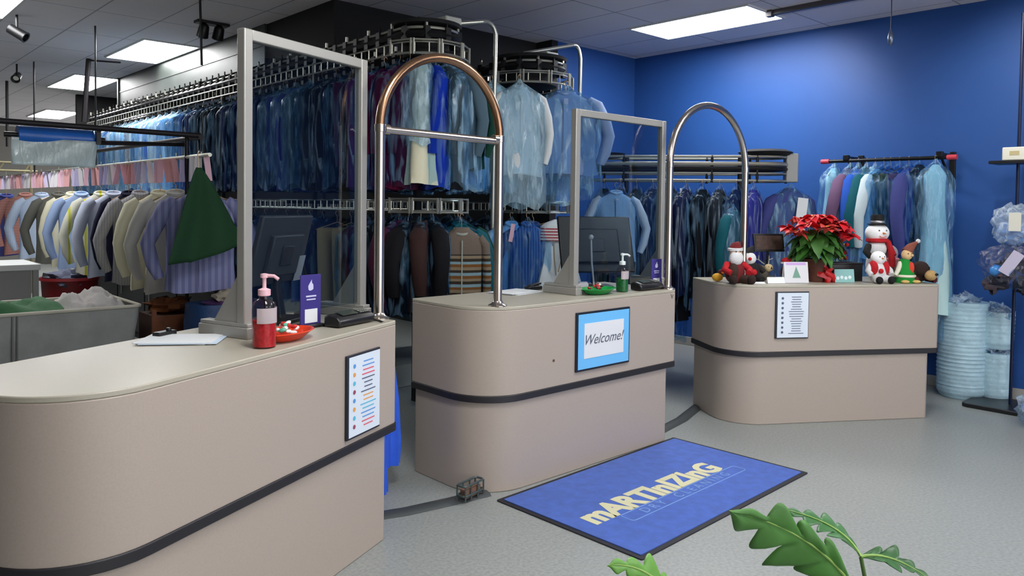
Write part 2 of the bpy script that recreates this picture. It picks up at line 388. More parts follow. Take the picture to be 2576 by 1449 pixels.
# ------------------------------------------------------------------ things on the first two counters
def pump_bottle(loc, body, liquid, label, h=1.0):
    t = thing('hand_sanitizer_bottle', label, 'bottle', loc); t.scale = (h, h, h)
    obj('bottle', MB().lathe([(.012, .002), (.034, .002), (.037, .01), (.037, .12), (.032, .14), (.017, .152), (.015, .165)], n=24), glass_mat('bottle_plastic_'+body, (235, 225, 228), .07), t)
    obj('liquid', MB().lathe([(.01, .004), (.0345, .005), (.0345, .085), (.01, .085)], n=24), M('liquid_'+liquid, dict(red=(205, 30, 40), green=(20, 125, 60))[liquid], .25, var=.35, vs=90), t)
    obj('label_wrap', MB().rings([[(.0375*cos(a), .0375*sin(a), z) for a in [radians(q) for q in list(range(-150, 20, 10))]+[radians(q) for q in list(range(10, -160, -10))]] for z in (.078, .125)], False, False), M('bottle_label', (236, 225, 228), .6), t)
    g = MB().lathe([(.014, .16), (.019, .162), (.019, .18), (.006, .185), (.006, .215), (.012, .217), (.012, .228), (.004, .23)], n=16)
    g.tube([(0, 0, .223), (.022, -.02, .222), (.032, -.03, .212)], .0055, 8)
    obj('pump_head', g, M('pump_'+liquid, dict(red=(240, 190, 200), green=(225, 235, 232))[liquid], .4), t)
x, y, z = L1(.873, .093); pump_bottle((x, y, z), 'a', 'red', 'clear pump bottle half full of red sanitizer beside the nearest shield', 1.28)
pump_bottle((4.106, 3.33, 1.07), 'b', 'green', 'clear pump bottle of green sanitizer on the middle counter', 1.15)

def purple_stand(loc, rz, label, s=1):
    t = thing('payment_card_stand', label, 'sign', loc, rz); t.scale = (s, s, s)
    g = MB(); g.box((0, 0, .006), (.11, .07, .012)); obj('base', g, black, t, bevel=.003)
    obj('card', MB().box((0, 0, .11), (.1, .006, .2)), M('purple_card', (62, 52, 130), .4), t, bevel=.001)
    g = MB(); g.box((0, -.0045, .045), (.062, .002, .055)); obj('blank_square', g, M('offwhite_card', (226, 228, 232), .7), t)
    g = MB(); g.rings([[(x*.9, yy, z) for x, z in ((-.014, .150), (-.016, .165), (-.006, .178), (.004, .19), (.004, .178), (.012, .17), (.012, .152), (.004, .148), (-.006, .146))] for yy in (-.0035, -.0045)])
    g.box((0, -.004, .124), (.05, .002, .006)); g.box((0, -.004, .111), (.044, .002, .005))
    obj('emblem', g, M('pale_print', (205, 205, 235), .6), t)
x, y, z = L1(.37, .25); purple_stand((x, y, z), A1-.25, 'purple payment card stand behind the candy dish on the nearest counter', 1.16)
purple_stand((4.50, 3.34, 1.07), -.15, 'purple payment card stand at the right end of the middle counter', 1.0)

def dish(loc, rz, rim, label, candy):
    t = thing('candy_dish', label, 'dish', loc, rz)
    R = MB(); prof = [(.02, .002), (.07, .002), (.085, .012), (.11, .032), (.122, .038), (.118, .041), (.10, .034), (.075, .016), (.02, .01)]
    R.T = Matrix.Diagonal((1.25, .8, 1, 1)); R.lathe(prof, n=28); obj('dish', R, rim, t)
    rnd = random.Random(label)
    for i in range(16):
        a = rnd.uniform(0, 6.28); q = rnd.uniform(0, .075); g = MB(); p = (q*cos(a)*1.2, q*sin(a)*.75, .03+.03*(1-q/.08)+rnd.uniform(0, .015))
        Rm = Euler((rnd.uniform(-.5, .5), rnd.uniform(-.5, .5), rnd.uniform(0, 6.3))).to_matrix()
        g.ell(p, (.018, .011, .009), 10, 6, Rm); o = obj('candy', g, candy[i % len(candy)], t)
cw, cr, cg = M('candy_white', (238, 235, 232), .3), M('candy_red', (205, 55, 50), .3), M('candy_green', (90, 180, 150), .3)
x, y, z = L1(.70, .13); dish((x, y, z), A1, M('orange_glass', (222, 62, 30), .25), 'orange red candy dish heaped with white sweets beside the red sanitizer', [cw, cw, cr, cw, cg])
dish((3.87, 3.345, 1.07), 0, M('green_glass', (20, 150, 65), .25), 'flat green candy dish on the middle counter inside the shield', [M('candy_brown', (90, 60, 55), .5), cw, cr])

def terminal(loc, rz, label):
    t = thing('payment_terminal', label, 'payment terminal', loc, rz)
    g = MB(); g.rings([[(x, y, z) for y, z in ((-.045, .004), (.05, .004), (.05, .05), (.02, .062), (-.03, .05), (-.05, .028))] for x in (-.13, .13)])
    obj('body', g, black, t, bevel=.01, seg=3)
    obj('screen', MB().box((-.03, -.004, .061), (.11, .05, .003), R=Euler((.24, 0, 0)).to_matrix()), M('terminal_screen', (60, 68, 62), .2), t)
    g = MB()
    for i in range(4):
        for j in range(3): g.box((.05+.016*i, -.022+.018*j, .057+.004*j), (.011, .012, .004))
    obj('keypad', g, M('key_grey', (135, 138, 130), .5), t, bevel=.001)
    obj('cable', MB().tube([(.11, -.045, .02), (.125, -.075, .006), (.128, -.1, -.005), (.13, -.108, -.035), (.14, -.108, -.06), (.15, -.108, -.04), (.145, -.1, -.004), (.15, -.06, .004), (.14, -.01, .006)], .004, 8), blackm, t)
x, y, z = L1(.225, .13); terminal((x, y, z), A1-.1, 'black payment terminal with a dangling cable on the nearest counter')
terminal((4.36, 3.31, 1.07), 0, 'black payment terminal with dangling cable on the middle counter')

def papers(loc, rz, n, label, w=.22, d=.3):
    t = thing('paper_stack', label, 'papers', loc, rz)
    rnd = random.Random(label)
    for i in range(n):
        obj('sheet', MB().box((rnd.uniform(-.03, .03), rnd.uniform(-.02, .02), .002+.003*i), (w, d, .0025), rnd.uniform(-.15, .15)), white if i % 2 == 0 else M('pale_blue_paper', (205, 222, 240), .7), t)
x, y, z = L1(.89, .50); papers((x, y, z), A1+.4, 3, 'white sheets of paper on the nearest counter behind the shield foot')
papers((3.50, 3.74, 1.07), .1, 3, 'white papers at the back of the middle counter', .3, .2)
x, y, z = L1(.86, .63); g = MB(); g.box((0, 0, .012), (.10, .04, .024), .5); g.lathe([(.012, .02), (.012, .035), (.004, .036)], (.02, .01, 0), 10)
o = tag(obj('stapler', g, black, bevel=.006), 'small black stapler by the papers on the nearest counter', 'stapler'); o.location = (x, y, z)
g = MB(); g.box((0, 0, .014), (.13, .05, .028)); g.box((.01, 0, .036), (.11, .035, .016), 0, Euler((0, -.15, 0)).to_matrix())
o = tag(obj('stapler', g, black, bevel=.006), 'black stapler left of the middle counter shield foot', 'stapler'); o.location = (3.70, 3.78, 1.07)
g = MB(); g.box((0, 0, .03), (.13, .09, .06)); g.box((.02, -.02, .065), (.08, .04, .01))
o = tag(obj('card_box', g, M('pale_pink_card', (228, 215, 222), .7), bevel=.003), 'small white and pink box behind the green candy dish', 'box'); o.location = (3.84, 3.5, 1.07)
g = MB(); g.box((0, 0, .01), (.26, .17, .02)); g.box((-.03, 0, .03), (.2, .14, .02))
o = tag(obj('order_book', g, M('dark_book', (50, 44, 50), .5), bevel=.004), 'dark order book lying behind the green candy dish', 'book'); o.location = (4.0, 3.62, 1.07)

def monitor(loc, rz, W, H, tilt, mt, label, zc, card=None, yo=0):
    t = thing('register_monitor', label, 'monitor', loc, rz)
    obj('base', MB().prism(rrect(-.12, .12, -.09, .09, (.04,)*4, 5), 0, .02), black, t, bevel=.004)
    obj('neck', MB().tube([(0, 0, .015), (0, .02, zc*.5), (0, yo*.6, zc)], [.03, .022, .02], 12), M('monitor_neck', (48, 48, 50), .35, .3), t)
    T = Matrix.Translation((0, yo, zc)) @ Matrix.Rotation(tilt, 4, 'X')
    g = MB(); g.T = T; g.box((0, 0, 0), (W, .028, H)); g.box((0, -.025, -.02), (W*.6, .03, H*.6)); obj('housing', g, mt, t, bevel=.008)
    g = MB(); g.T = T; g.box((0, .0155, .005), (W-.04, .003, H-.05)); obj('screen', g, M('dark_screen', (12, 14, 20), .1), t)
    g = MB(); g.T = T; g.box((0, -.043, -.02), (.1, .008, .1)); obj('mount_plate', g, M('monitor_neck'), t, bevel=.004)
    if card:
        g = MB(); g.T = T; g.box((W*.42, -.02, -H*.3), (.07, .003, .13)); obj('paper_note', g, M('grey_card', (165, 165, 170), .7), t)
x, y, z = L1(.30, .48); monitor((x, y, z), A1+.15, .46, .34, .25, M('grey_back', (64, 62, 62), .5), 'dark grey back of the register monitor behind the nearest shield', .35, True)
monitor((4.16, 3.62, 1.07), -.55, .54, .42, -.38, M('black_back', (13, 12, 15), .35), 'black register monitor tilted behind the middle shield', .31)
x, y, z = L1(.05, .52); t = thing('barcode_scanner', 'black hand scanner on a bent arm near the nearest monitor', 'scanner', (x, y, z))
obj('stand', MB().tube([(0, 0, 0), (0, 0, .2), (-.02, 0, .28), (-.08, -.02, .31)], .008, 8), blackm, t)
g = MB(); g.box((-.1, -.02, .32), (.12, .05, .035), .2); g.box((-.05, -.01, .29), (.04, .03, .09), .2); obj('scanner_head', g, black, t, bevel=.01)
obj('base', MB().lathe([(.06, 0), (.06, .01), (.02, .02)], n=18), black, t)
t = thing('pole_lamp', 'thin white stylus pole standing behind the green dish', 'pole', (3.98, 3.47, 1.07))
obj('base', MB().lathe([(.03, 0), (.03, .008), (.01, .014)], n=16), white, t); obj('pole', MB().tube([(0, 0, .01), (-.02, .01, .2), (-.03, .01, .36)], .0065, 8), M('grey_pole', (190, 188, 195), .4), t)
obj('ball_top', MB().ell((-.03, .01, .37), .018, 12, 8), M('grey_pole'), t)

# ------------------------------------------------------------------ garments
def interp(prof, n):
    out = []
    for i in range(n):
        q = i/(n-1)*(len(prof)-1); k = min(int(q), len(prof)-2); f = q-k
        out.append(tuple(a*(1-f)+b*f for a, b in zip(prof[k], prof[k+1])))
    return out
def drape(mb, prof, rnd, fold=.12, n=30, rows=22, k=None, hem=.0, tight=2.4, cap1=False):
    k = k or rnd.randint(5, 8); ph = rnd.uniform(0, 6); z0 = prof[0][0]; z1 = prof[-1][0]; off = rnd.uniform(0, 50); rg = []
    for z, hw, ht in interp(prof, rows):
        d = (z-z0)/(z1-z0); ring = []
        for j in range(n):
            q = 2*pi*j/n; a = fold*(.2+d)*sin(k*q+ph+d*.8)+fold*.8*noise.noise(Vector((cos(q)*2+off, sin(q)*2, z*3)))
            x = math.copysign(abs(cos(q))**(2/tight), cos(q))*hw*(1+a*.35); y = math.copysign(abs(sin(q))**(2/tight), sin(q))*ht*(1+a*1.6)
            ring.append((x, y, z+hem*d*sin(3*q+ph)))
        rg.append(ring)
    mb.rings(rg, True, cap1)
PR = dict(
 shirt=[(-.095, .05, .03), (-.115, .075, .05), (-.15, .13, .055), (-.19, .2, .06), (-.24, .235, .07), (-.4, .215, .08), (-.65, .215, .085), (-.86, .23, .09)],
 jacket=[(-.09, .06, .035), (-.12, .1, .06), (-.17, .19, .07), (-.22, .235, .085), (-.4, .22, .095), (-.7, .22, .095), (-.98, .24, .1)],
 coat=[(-.085, .04, .03), (-.12, .09, .05), (-.17, .165, .065), (-.22, .19, .08), (-.45, .185, .085), (-.75, .185, .09), (-1.02, .195, .09)],
 trousers=[(-.15, .175, .018), (-.17, .19, .035), (-.4, .185, .04), (-.6, .175, .035), (-.84, .165, .035)],
 gown=[(-.09, .04, .03), (-.14, .12, .05), (-.2, .18, .07), (-.45, .16, .08), (-.8, .2, .12), (-1.2, .27, .16), (-1.6, .3, .17)])
def garment_mesh(kind, seed):
    rnd = random.Random(seed*31+len(kind)); g = MB()
    drape(g, PR[kind], rnd, .16 if kind == 'gown' else .1, hem=.012)
    if kind == 'coat':
        for s in (-1, 1): g.tube([(s*.14, 0, -.16), (s*.18, 0, -.21), (s*.195, -.03, -.42), (s*.19, -.055, -.62), (s*.18, -.06, -.76)], [.04, .055, .05, .046, .04], 10, flat=.7)
    if kind in ('shirt', 'jacket'):
        L = .6 if kind == 'jacket' else .56
        for s in (-1, 1):
            sw = rnd.uniform(.02, .09); yy = rnd.uniform(-.03, .03)
            g.tube([(s*.16, 0, -.17), (s*.215, 0, -.215), (s*(.25+sw*.4), yy*.5, -.36), (s*(.25+sw), yy, -.5), (s*(.235+sw*.8), yy*1.4, -.66), (s*(.22+sw*.5), yy*1.6, -.2-L)],
                   [.05, .07, .068, .058, .055, .042], 12, flat=.8)
        g.tube([(.06*cos(q), .045*sin(q)-.004, -.105+.018*sin(q)) for q in [2*pi*i/16 for i in range(16)]], .016, 6, closed=True)
    if kind == 'shirt':   # placket
        g.box((0, -.088, -.5), (.03, .006, .66))
    return g.mesh(kind, 60)
def bag_mesh(h, seed, wide=1.0, thick=1.0):
    rnd = random.Random(seed*17+3); g = MB(); off = rnd.uniform(0, 90)
    prof = [(-.03, .014, .014), (-.06, .03, .025), (-.1, .1, .055), (-.16, .21, .08), (-.24, .268, .1), (-.5, .272, .105), (-.8, .265, .11), (-h, .275, .12)]
    rg = []; n = 36; R = 34; ph = rnd.uniform(0, 6)
    for z, hw, ht in interp(prof, R):
        d = (z+.03)/(-h+.03); ring = []
        for j in range(n):
            q = 2*pi*j/n; v = Vector((cos(q)*1.6+off, sin(q)*1.6, z*2.2))
            a = .22*noise.noise(v*1.4)+.1*noise.noise(v*4)+.05*sin(9*q+ph+3*z)
            x = math.copysign(abs(cos(q))**.8, cos(q))*hw*wide*(1+a*.25); y = math.copysign(abs(sin(q))**.8, sin(q))*ht*thick*(1+a*1.3)
            ring.append((x, y, z+d*d*.035*sin(5*q+ph)))
        rg.append(ring)
    g.rings(rg, True, False); return g.mesh('plastic_bag', 80)
def hanger_mesh(kind):
    g = MB()
    g.tube([(0, 0, -.1), (0, 0, -.045), (-.012, 0, -.03), (-.016, 0, -.012), (-.008, 0, .004), (.008, 0, .006), (.016, 0, -.006)], .0028, 6)
    if kind == 'trousers': g.tube([(0, 0, -.1), (-.2, 0, -.165), (.2, 0, -.165), (0, 0, -.1)], .004, 6)
    else: g.tube([(-.19, 0, -.175), (-.08, 0, -.125), (0, 0, -.1), (.08, 0, -.125), (.19, 0, -.175)], .006, 6)
    return g.mesh('hanger')
def ticket_mesh():
    g = MB(); g.box((0, 0, -.085), (.042, .0015, .17)); return g.mesh('ticket')
GM = {k: [garment_mesh(k, s) for s in range(3)] for k in PR}
BM = {(h, s): bag_mesh(h, s) for h in (1.0, 1.12, 1.85) for s in range(3)}
HM = {k: hanger_mesh(k) for k in PR}; TM = ticket_mesh()
wire = M('wire_hanger', (190, 160, 130), .4, .7)
for d in (HM,):
    for v in d.values(): v.materials.append(wire)
TM.materials.append(pink)
for v in BM.values(): v.materials.append(film)
for k in GM:
    for v in GM[k]: v.materials.append(M('navy_cloth', (28, 38, 72), .85, bump=.25, bs=9))
COL = {}
def cloth(name, rgb, **k):
    COL[name] = M('cloth_'+name.replace(' ', '_'), rgb, .85, spec=.25, bump=.25, bs=9, **k)
for n_, c_ in dict(navy=(24, 34, 70), black=(17, 17, 22), charcoal=(44, 48, 54), maroon=(104, 18, 58), plum=(70, 20, 50), purple=(92, 46, 120), royal=(28, 58, 170), cobalt=(40, 90, 190),
        teal=(20, 92, 104), slate=(76, 98, 112), mint=(190, 222, 222), pale=(205, 222, 228), cream=(222, 218, 190), sky=(140, 185, 225), white=(222, 226, 226), forest=(16, 62, 50), khaki=(150, 140, 110),
        mauve=(112, 84, 116), olive=(104, 104, 78), denim=(52, 78, 126), brown=(58, 38, 36), violet=(58, 58, 150), lilac=(138, 138, 178), grey=(150, 150, 148), rose=(180, 130, 122), pewter=(96, 96, 90),
        lightblue=(150, 172, 212), dusk=(64, 70, 130), crimson=(150, 22, 50)).items(): cloth(n_, c_)
COLNAME = dict(pale='pale grey', royal='royal blue', cobalt='cobalt blue', forest='dark green', denim='denim blue', dusk='dusky violet', lightblue='light blue', sky='sky blue', pewter='dark grey', teal='dark teal')
used_l = {}
def hang(kind, col, loc, rz, label, cat='clothing', group=None, bag=None, ticket=0, s=(1, 1, 1), seed=None, name=None, filmm=None, mat=None, hook=True, tk=None):
    seed = random.randint(0, 2) if seed is None else seed
    nm = name or dict(coat='coat').get(kind, kind)
    t = thing(('bagged_' if bag else 'hanging_')+nm, label, cat, loc, rz, group); t.scale = s
    if hook: obj('hanger', HM[kind], wire, t)
    g = obj(nm, GM[kind][seed % 3], wire, t); recol(g, mat or COL[col])
    if bag:
        h = bag if isinstance(bag, float) else (1.85 if kind == 'gown' else 1.12)
        b = obj('plastic_bag', BM[(h, seed % 3)], film, t); b.scale = (1, 1, 1) if kind != 'gown' else (1.12, 1.3, 1)
        recol(b, filmm or film)
    for i in range(ticket):
        p = obj('ticket', TM, pink, t); p.location = (random.uniform(-.14, .1), -.13, -.1-.06*i); p.rotation_euler = (0, random.uniform(-.5, .5), 0)
        if tk: recol(p, tk)
    return t
def ordn(n):
    return 'first second third fourth fifth sixth seventh eighth ninth tenth eleventh twelfth thirteenth fourteenth fifteenth sixteenth seventeenth eighteenth nineteenth twentieth'.split()[n]

# ------------------------------------------------------------------ tall two-tier conveyors
def loop_pts(cx, r, yc, yend, n=14, z=0):
    """stadium path open at the far end: down the left side, round the near turn, up the right side"""
    p = [(cx-r, yend-(yend-yc)*i/12, z) for i in range(12)]
    p += [(cx+r*cos(a), yc+r*sin(a), z) for a in [pi+pi*i/n for i in range(n+1)]]
    p += [(cx+r, yc+(yend-yc)*i/12, z) for i in range(1, 13)]
    return p
def walk(pts, step, start=0):
    out = []; acc = start; 
    for a, b in zip(pts[:-1], pts[1:]):
        a = Vector(a); b = Vector(b); l = (b-a).length
        while acc <= l:
            p = a+(b-a)*(acc/l); d = (b-a).normalized(); out.append((p, d)); acc += step
        acc -= l
    return out
def ladder(mb, pts, zlo, zhi, step, r=.009):
    for z in (zlo, zhi): mb.tube([(x, y, z) for x, y, _ in pts], r, 6)
    for p, d in walk(pts, step): mb.tube([(p.x, p.y, zlo), (p.x, p.y, zhi)], r*.8, 5)
def conveyor(cx, r, yc, yend, label, zs=((2.8, 2.88), (1.6, 1.68))):
    t = thing('garment_conveyor', label, 'conveyor', (cx, yc, 0), group='tall two-tier garment conveyors'); o = Matrix.Translation((-cx, -yc, 0))
    for nme, (a, b) in zip(('upper_ladder_rail', 'lower_ladder_rail'), zs):
        g = MB(); g.T = o; ladder(g, loop_pts(cx, r+.02, yc, yend), a, b, .11, .0065); obj(nme, g, steel, t)
    # top drive track with dark rollers
    g = MB(); g.T = o; P = loop_pts(cx, r-.03, yc, yend)
    g.tube([(x, y, 3.0) for x, y, _ in P], .012, 8)
    for p, d in walk(P, .34): g.box((p.x, p.y, 3.025), (.018, .018, .06))
    obj('drive_track', g, steel, t)
    g = MB(); g.T = o
    for p, d in walk(P, .17): g.box((p.x, p.y, 2.955), (.05, .05, .11)); g.tube([(p.x, p.y, 2.94), (p.x, p.y, 3.07)], .008, 6)
    g.tube([(x, y, 2.95) for x, y, _ in P], .03, 6)
    obj('roller_chain', g, blackm, t)
    # carrier frames: brighter rectangles on the near turn, upper and lower tier
    pts = [pi+pi*(i+.5)/5 for i in range(5)]
    for a, b in zs:
        for q in pts:
            R = r+.045; c = Vector((cx+R*cos(q), yc+R*sin(q), 0)); tx = Vector((-sin(q), cos(q), 0)); w = R*pi/5*.46; g = MB(); g.T = o
            cs = [c-tx*w, c+tx*w]
            for z in (a-.012, b+.012): g.tube([(cs[0].x, cs[0].y, z), (cs[1].x, cs[1].y, z)], .007, 6)
            for k in cs: g.tube([(k.x, k.y, a-.02), (k.x, k.y, b+.02)], .01, 6)
            obj('carrier_frame', g, steel, t)
    # drum housing and motor at the near turn, side posts between the tiers
    g = MB(); g.T = o
    g.lathe([(r-.1, 3.03), (r-.01, 3.04), (r+.0, 3.065), (r-.06, 3.08), (.05, 3.085)], (cx, yc, 0), 28); g.lathe([(.05, 2.75), (r-.1, 2.8), (r-.1, 3.05), (.05, 3.06)], (cx, yc, 0), 24)
    obj('turn_drum', g, dark, t)
    g = MB(); g.T = o; g.box((cx+.17, yc-.08, 3.11), (.16, .12, .07)); obj('motor_box', g, M('pale_box', (190, 192, 185), .5), t, bevel=.01)
    g = MB(); g.T = o
    obj('centre_post', g.box((cx, yc+.1, 1.6), (.05, .05, 3.1)), blackm, t)
    for i in range(4):
        g = MB(); g.T = o; y = yc+1.8+i*2.2; g.box((cx, y, 1.58), (.04, .04, 3.05)); g.box((cx, y, 3.02), (2*r, .04, .03)); g.box((cx, y, 1.66), (2*r, .04, .03)); obj('post', g, blackm, t)
    return t
cv1 = conveyor(3.665, .285, 5.0, 13.6, 'tall garment conveyor nearest the left, its turn behind the crossbar arch')
cv2 = conveyor(5.2, .36, 5.4, 10.5, 'second tall garment conveyor, turning beside the blue back wall')
def hoop(pts, label):
    t = thing('support_pipe', label, 'pipe', pts[-1])
    b = Vector(pts[-1]); P = [Vector(p)-b for p in pts]; c = P[-2]; a = P[-3]
    pp = [P[0]]+([a] if len(P) > 3 else [])
    pp = [P[0], P[1]]; 
    for i in range(7):
        f = i/6; pp.append(P[1].lerp(P[2], f)*(1-f)+P[2].lerp(P[3], f)*f)
    pp += P[4:]; obj('bent_tube', MB().tube(pp, .019, 10), M('pale_steel', (200, 200, 190), .3, .85), t)
    obj('foot_plate', MB().box((0, 0, .01), (.1, .1, .02)), steel, t)
hoop([(3.75, 5.2, 3.11), (4.25, 5.0, 3.2), (4.37, 5.0, 3.235), (4.40, 5.0, 3.12), (4.395, 5.0, 2.7), (4.385, 5.0, 0)], 'bent steel pipe rising beside the turn of the left tall conveyor')
hoop([(5.2, 5.6, 3.14), (5.75, 5.35, 3.28), (5.84, 5.35, 3.31), (5.865, 5.35, 3.16), (5.865, 5.35, 2.6), (5.865, 5.35, 0)], 'bent steel pipe rising beside the turn of the right tall conveyor')

# platform under the conveyors
g = MB(); g.box((4.7, 6.1, .1), (2.6, .75, .2)); tag(obj('conveyor_platform', g, M('pale_platform', (178, 182, 175), .6), bevel=.006), 'pale low platform on the floor under the tall conveyors', 'platform')

def fan(cx, r, yc, z, items, side, where, tier, far_items=()):
    """garments around the near turn (angles in degrees) then up the left run; labels count from the right end of the turn"""
    for i, (deg, kind, col, extra) in enumerate(items):
        a = radians(deg); loc = (cx+r*cos(a), yc+r*sin(a), z)
        cn = COLNAME.get(col, col)
        hang(kind, col, loc, a if 'rz' not in extra else extra['rz'], f'{cn} {kind} in film, {ordn(i)} from right on {where} {tier} turn', 'clothing', f'bagged clothes on the {tier} tier of {where}',
             bag=extra.get('bag', 1.0), ticket=extra.get('t', 0), s=extra.get('s', (.86, 1, 1)), filmm=extra.get('f', filmd), seed=extra.get('seed'))
e = {}
fan(3.665, .285, 5.0, 2.79, [(352, 'shirt', 'mint', dict(f=film2)), (328, 'trousers', 'sky', dict(f=film, t=1)), (306, 'shirt', 'forest', dict(t=1)), (286, 'shirt', 'slate', dict(f=film, t=1)), (268, 'coat', 'black', dict(f=film)), (249, 'coat', 'royal', dict(t=1)),
    (228, 'gown', 'cream', dict(f=film2, bag=1.12, s=(.7, .8, .62))), (208, 'coat', 'plum', e), (188, 'coat', 'maroon', dict(s=(.9, 1.3, 1)))], 1, 'the left conveyor', 'upper')
fan(3.665, .285, 5.0, 1.585, [(350, 'shirt', 'forest', dict(s=(.86, 1, .85))), (330, 'jacket', 'forest', dict(s=(.86, 1, .76))), (308, 'shirt', 'teal', dict(s=(.86, 1, .85))), (248, 'jacket', 'black', dict(s=(.86, 1, .76))), (228, 'jacket', 'brown', dict(s=(.86, 1, .76))),
    (208, 'jacket', 'black', dict(s=(.86, 1.1, .78), t=1)), (190, 'jacket', 'plum', dict(s=(.86, 1, .78)))], 1, 'the left conveyor', 'lower')
up = 'maroon purple maroon black charcoal slate violet violet navy navy navy navy black black charcoal navy denim slate'.split()
for i, c in enumerate(up):
    y = 5.14+i*.245
    hang('trousers' if i % 5 == 2 else 'coat', c, (3.38, y, 2.79), random.uniform(-.12, .05),
         f'{COLNAME.get(c, c)} garment in clear film, ' + (f'{ordn(i)} back from the turn on the upper left run' if i < 18 else 'in the long upper row seen above the shirt rail'),
         'clothing', f'{COLNAME.get(c, c)} bagged garments on the upper left run', bag=1.0, seed=i % 3, s=(.95, .8, 1), filmm=film if c in ('slate', 'teal', 'violet') else (filmd, darkfilm)[i % 2])
for i in range(17):
    c = ('sky', 'lightblue', 'white', 'cobalt', 'sky', 'denim', 'sky')[i % 7] if i != 6 else 'crimson'; y = 9.6+i*.235
    hang('coat', c, (3.38, y, 2.79), random.uniform(-.2, .1), f'{COLNAME.get(c, c)} bagged garment in the far end of the upper conveyor row', 'clothing', f'{COLNAME.get(c, c)} bagged garments at the far end of the upper row', bag=1.0, seed=i % 3, s=(1, 1.1, 1), filmm=film2 if i % 2 else film)
lo = ['black', 'plum', 'khaki', 'khaki', 'navy', 'lilac', 'rose', 'forest', 'black', 'navy', 'black', 'charcoal', 'black', 'navy', 'black']
for i, c in enumerate(lo):
    y = 5.18+i*.23; k = 'trousers' if c == 'khaki' else 'coat'
    hang(k, c, (3.38, y, 1.585), random.uniform(-.25, 0), f'{COLNAME.get(c, c)} {k} hanging {ordn(i)} back from the turn on the lower left run', 'clothing', 'clothes on the lower left run of the left conveyor', s=(.95, .9, .95 if c == 'khaki' else .8), seed=i, bag=None if c == 'khaki' else 1.0, filmm=filmd)
# right runs and second conveyor
for i in range(8):
    c = ('navy', 'slate', 'black', 'denim')[i % 4]
    hang('coat', c, (3.95, 5.2+i*.32, 2.79), .1, f'{COLNAME.get(c, c)} bagged jacket on the upper right run behind the left turn', 'clothing', f'{COLNAME.get(c, c)} bagged jackets on the upper right run of the left conveyor', bag=1.0, seed=i, filmm=filmd)
    hang('coat', 'black', (3.95, 5.25+i*.32, 1.585), .1, 'black bagged jacket on the lower right run behind the left turn', 'clothing', 'black jackets on the lower right run of the left conveyor', bag=1.0, seed=i, s=(1, 1, .8), filmm=filmd)
hang('shirt', 'mint', (4.47, 5.10, 2.79), -.6, 'pale mint shirt in film hanging right of the crossbar arch on the second conveyor', bag=1.0, filmm=film2, s=(.85, 1, 1.0), seed=0)
hang('shirt', 'white', (4.64, 4.95, 2.79), -.5, 'long white shirt in film, second from the left on the second conveyor turn', bag=1.12, filmm=film2, s=(.92, 1.2, 1.02), seed=1)
hang('shirt', 'lightblue', (5.20, 4.92, 2.80), -.78, 'broad light blue shirt in puffed film facing the camera on the second conveyor', bag=1.12, filmm=film, s=(1.28, 1.35, 1.0), seed=2)
# red trimmed hem of a gown inside that bag
for i, (deg, c) in enumerate(((325, 'lightblue'), (352, 'pale'))):
    a = radians(deg); hang('shirt', c, (5.2+.36*cos(a), 5.4+.36*sin(a), 2.79), a, f'{COLNAME.get(c, c)} bagged shirt at the {("right front", "far right")[i]} of the upper turn of the second conveyor', bag=1.0, filmm=film2)
for i in range(6):
    hang('shirt', 'navy' if i % 2 else 'sky', (4.84, 5.6+i*.3, 2.79), 0, ('navy' if i % 2 else 'sky blue')+' bagged shirt on the left run of the second conveyor, upper tier', 'clothing', ('navy' if i % 2 else 'sky blue')+' shirts on the upper left run of the second conveyor', bag=1.0, filmm=film, seed=i)
    hang('coat', 'black', (4.84, 5.6+i*.3, 1.585), 0, 'black bagged jacket on the lower left run of the second conveyor', 'clothing', 'black jackets on the lower left run of the second conveyor', s=(1, 1, .8), bag=1.0, filmm=filmd, seed=i)
cloth('denim striped', (60, 92, 150), stripe=('X', 34, (92, 124, 176), .6))
hang('shirt', 'sky', (4.50, 4.88, 1.585), -.6, 'light blue shirt with a pink ticket, leftmost on the second conveyor lower turn', ticket=1, s=(.8, 1, .9), bag=1.0, filmm=filmd)
hang('shirt', 'denim striped', (4.6, 4.78, 1.585), -.5, 'blue striped shirt between two pale ones on the second conveyor lower turn', ticket=0, s=(.85, 1, .92), bag=1.0, filmm=filmd, seed=1)
hang('shirt', 'denim', (4.69, 4.80, 1.585), -.55, 'denim blue shirt left of the white embroidered top', s=(.8, 1, .92))
m = M('white_embroidered', (215, 224, 228), .85, bump=.25, bs=9)
t = hang('gown', 'white', (4.82, 4.63, 1.585), -.75, 'white smocked top with a red embroidered yoke behind the middle shield', s=(.85, .9, .55), mat=m)
g = MB(); drape(g, [(-.22, .17, .085), (-.3, .22, .1), (-.42, .235, .11)], random.Random(4), .03, rows=8); obj('embroidered_yoke', g, M('red_pattern_band', (220, 215, 210), .9, stripe=('Z', 22, (165, 60, 80), .55)), t, label='red and cream patterned yoke')
g = MB(); g.tube([(-.05, -.13, -.4), (-.04, -.15, -.7), (-.02, -.15, -.95)], .006, 6); g.tube([(.05, -.13, -.4), (.03, -.15, -.7), (.0, -.15, -.9)], .006, 6); obj('tie_cords', g, M('tan_cord', (150, 140, 120), .9), t)
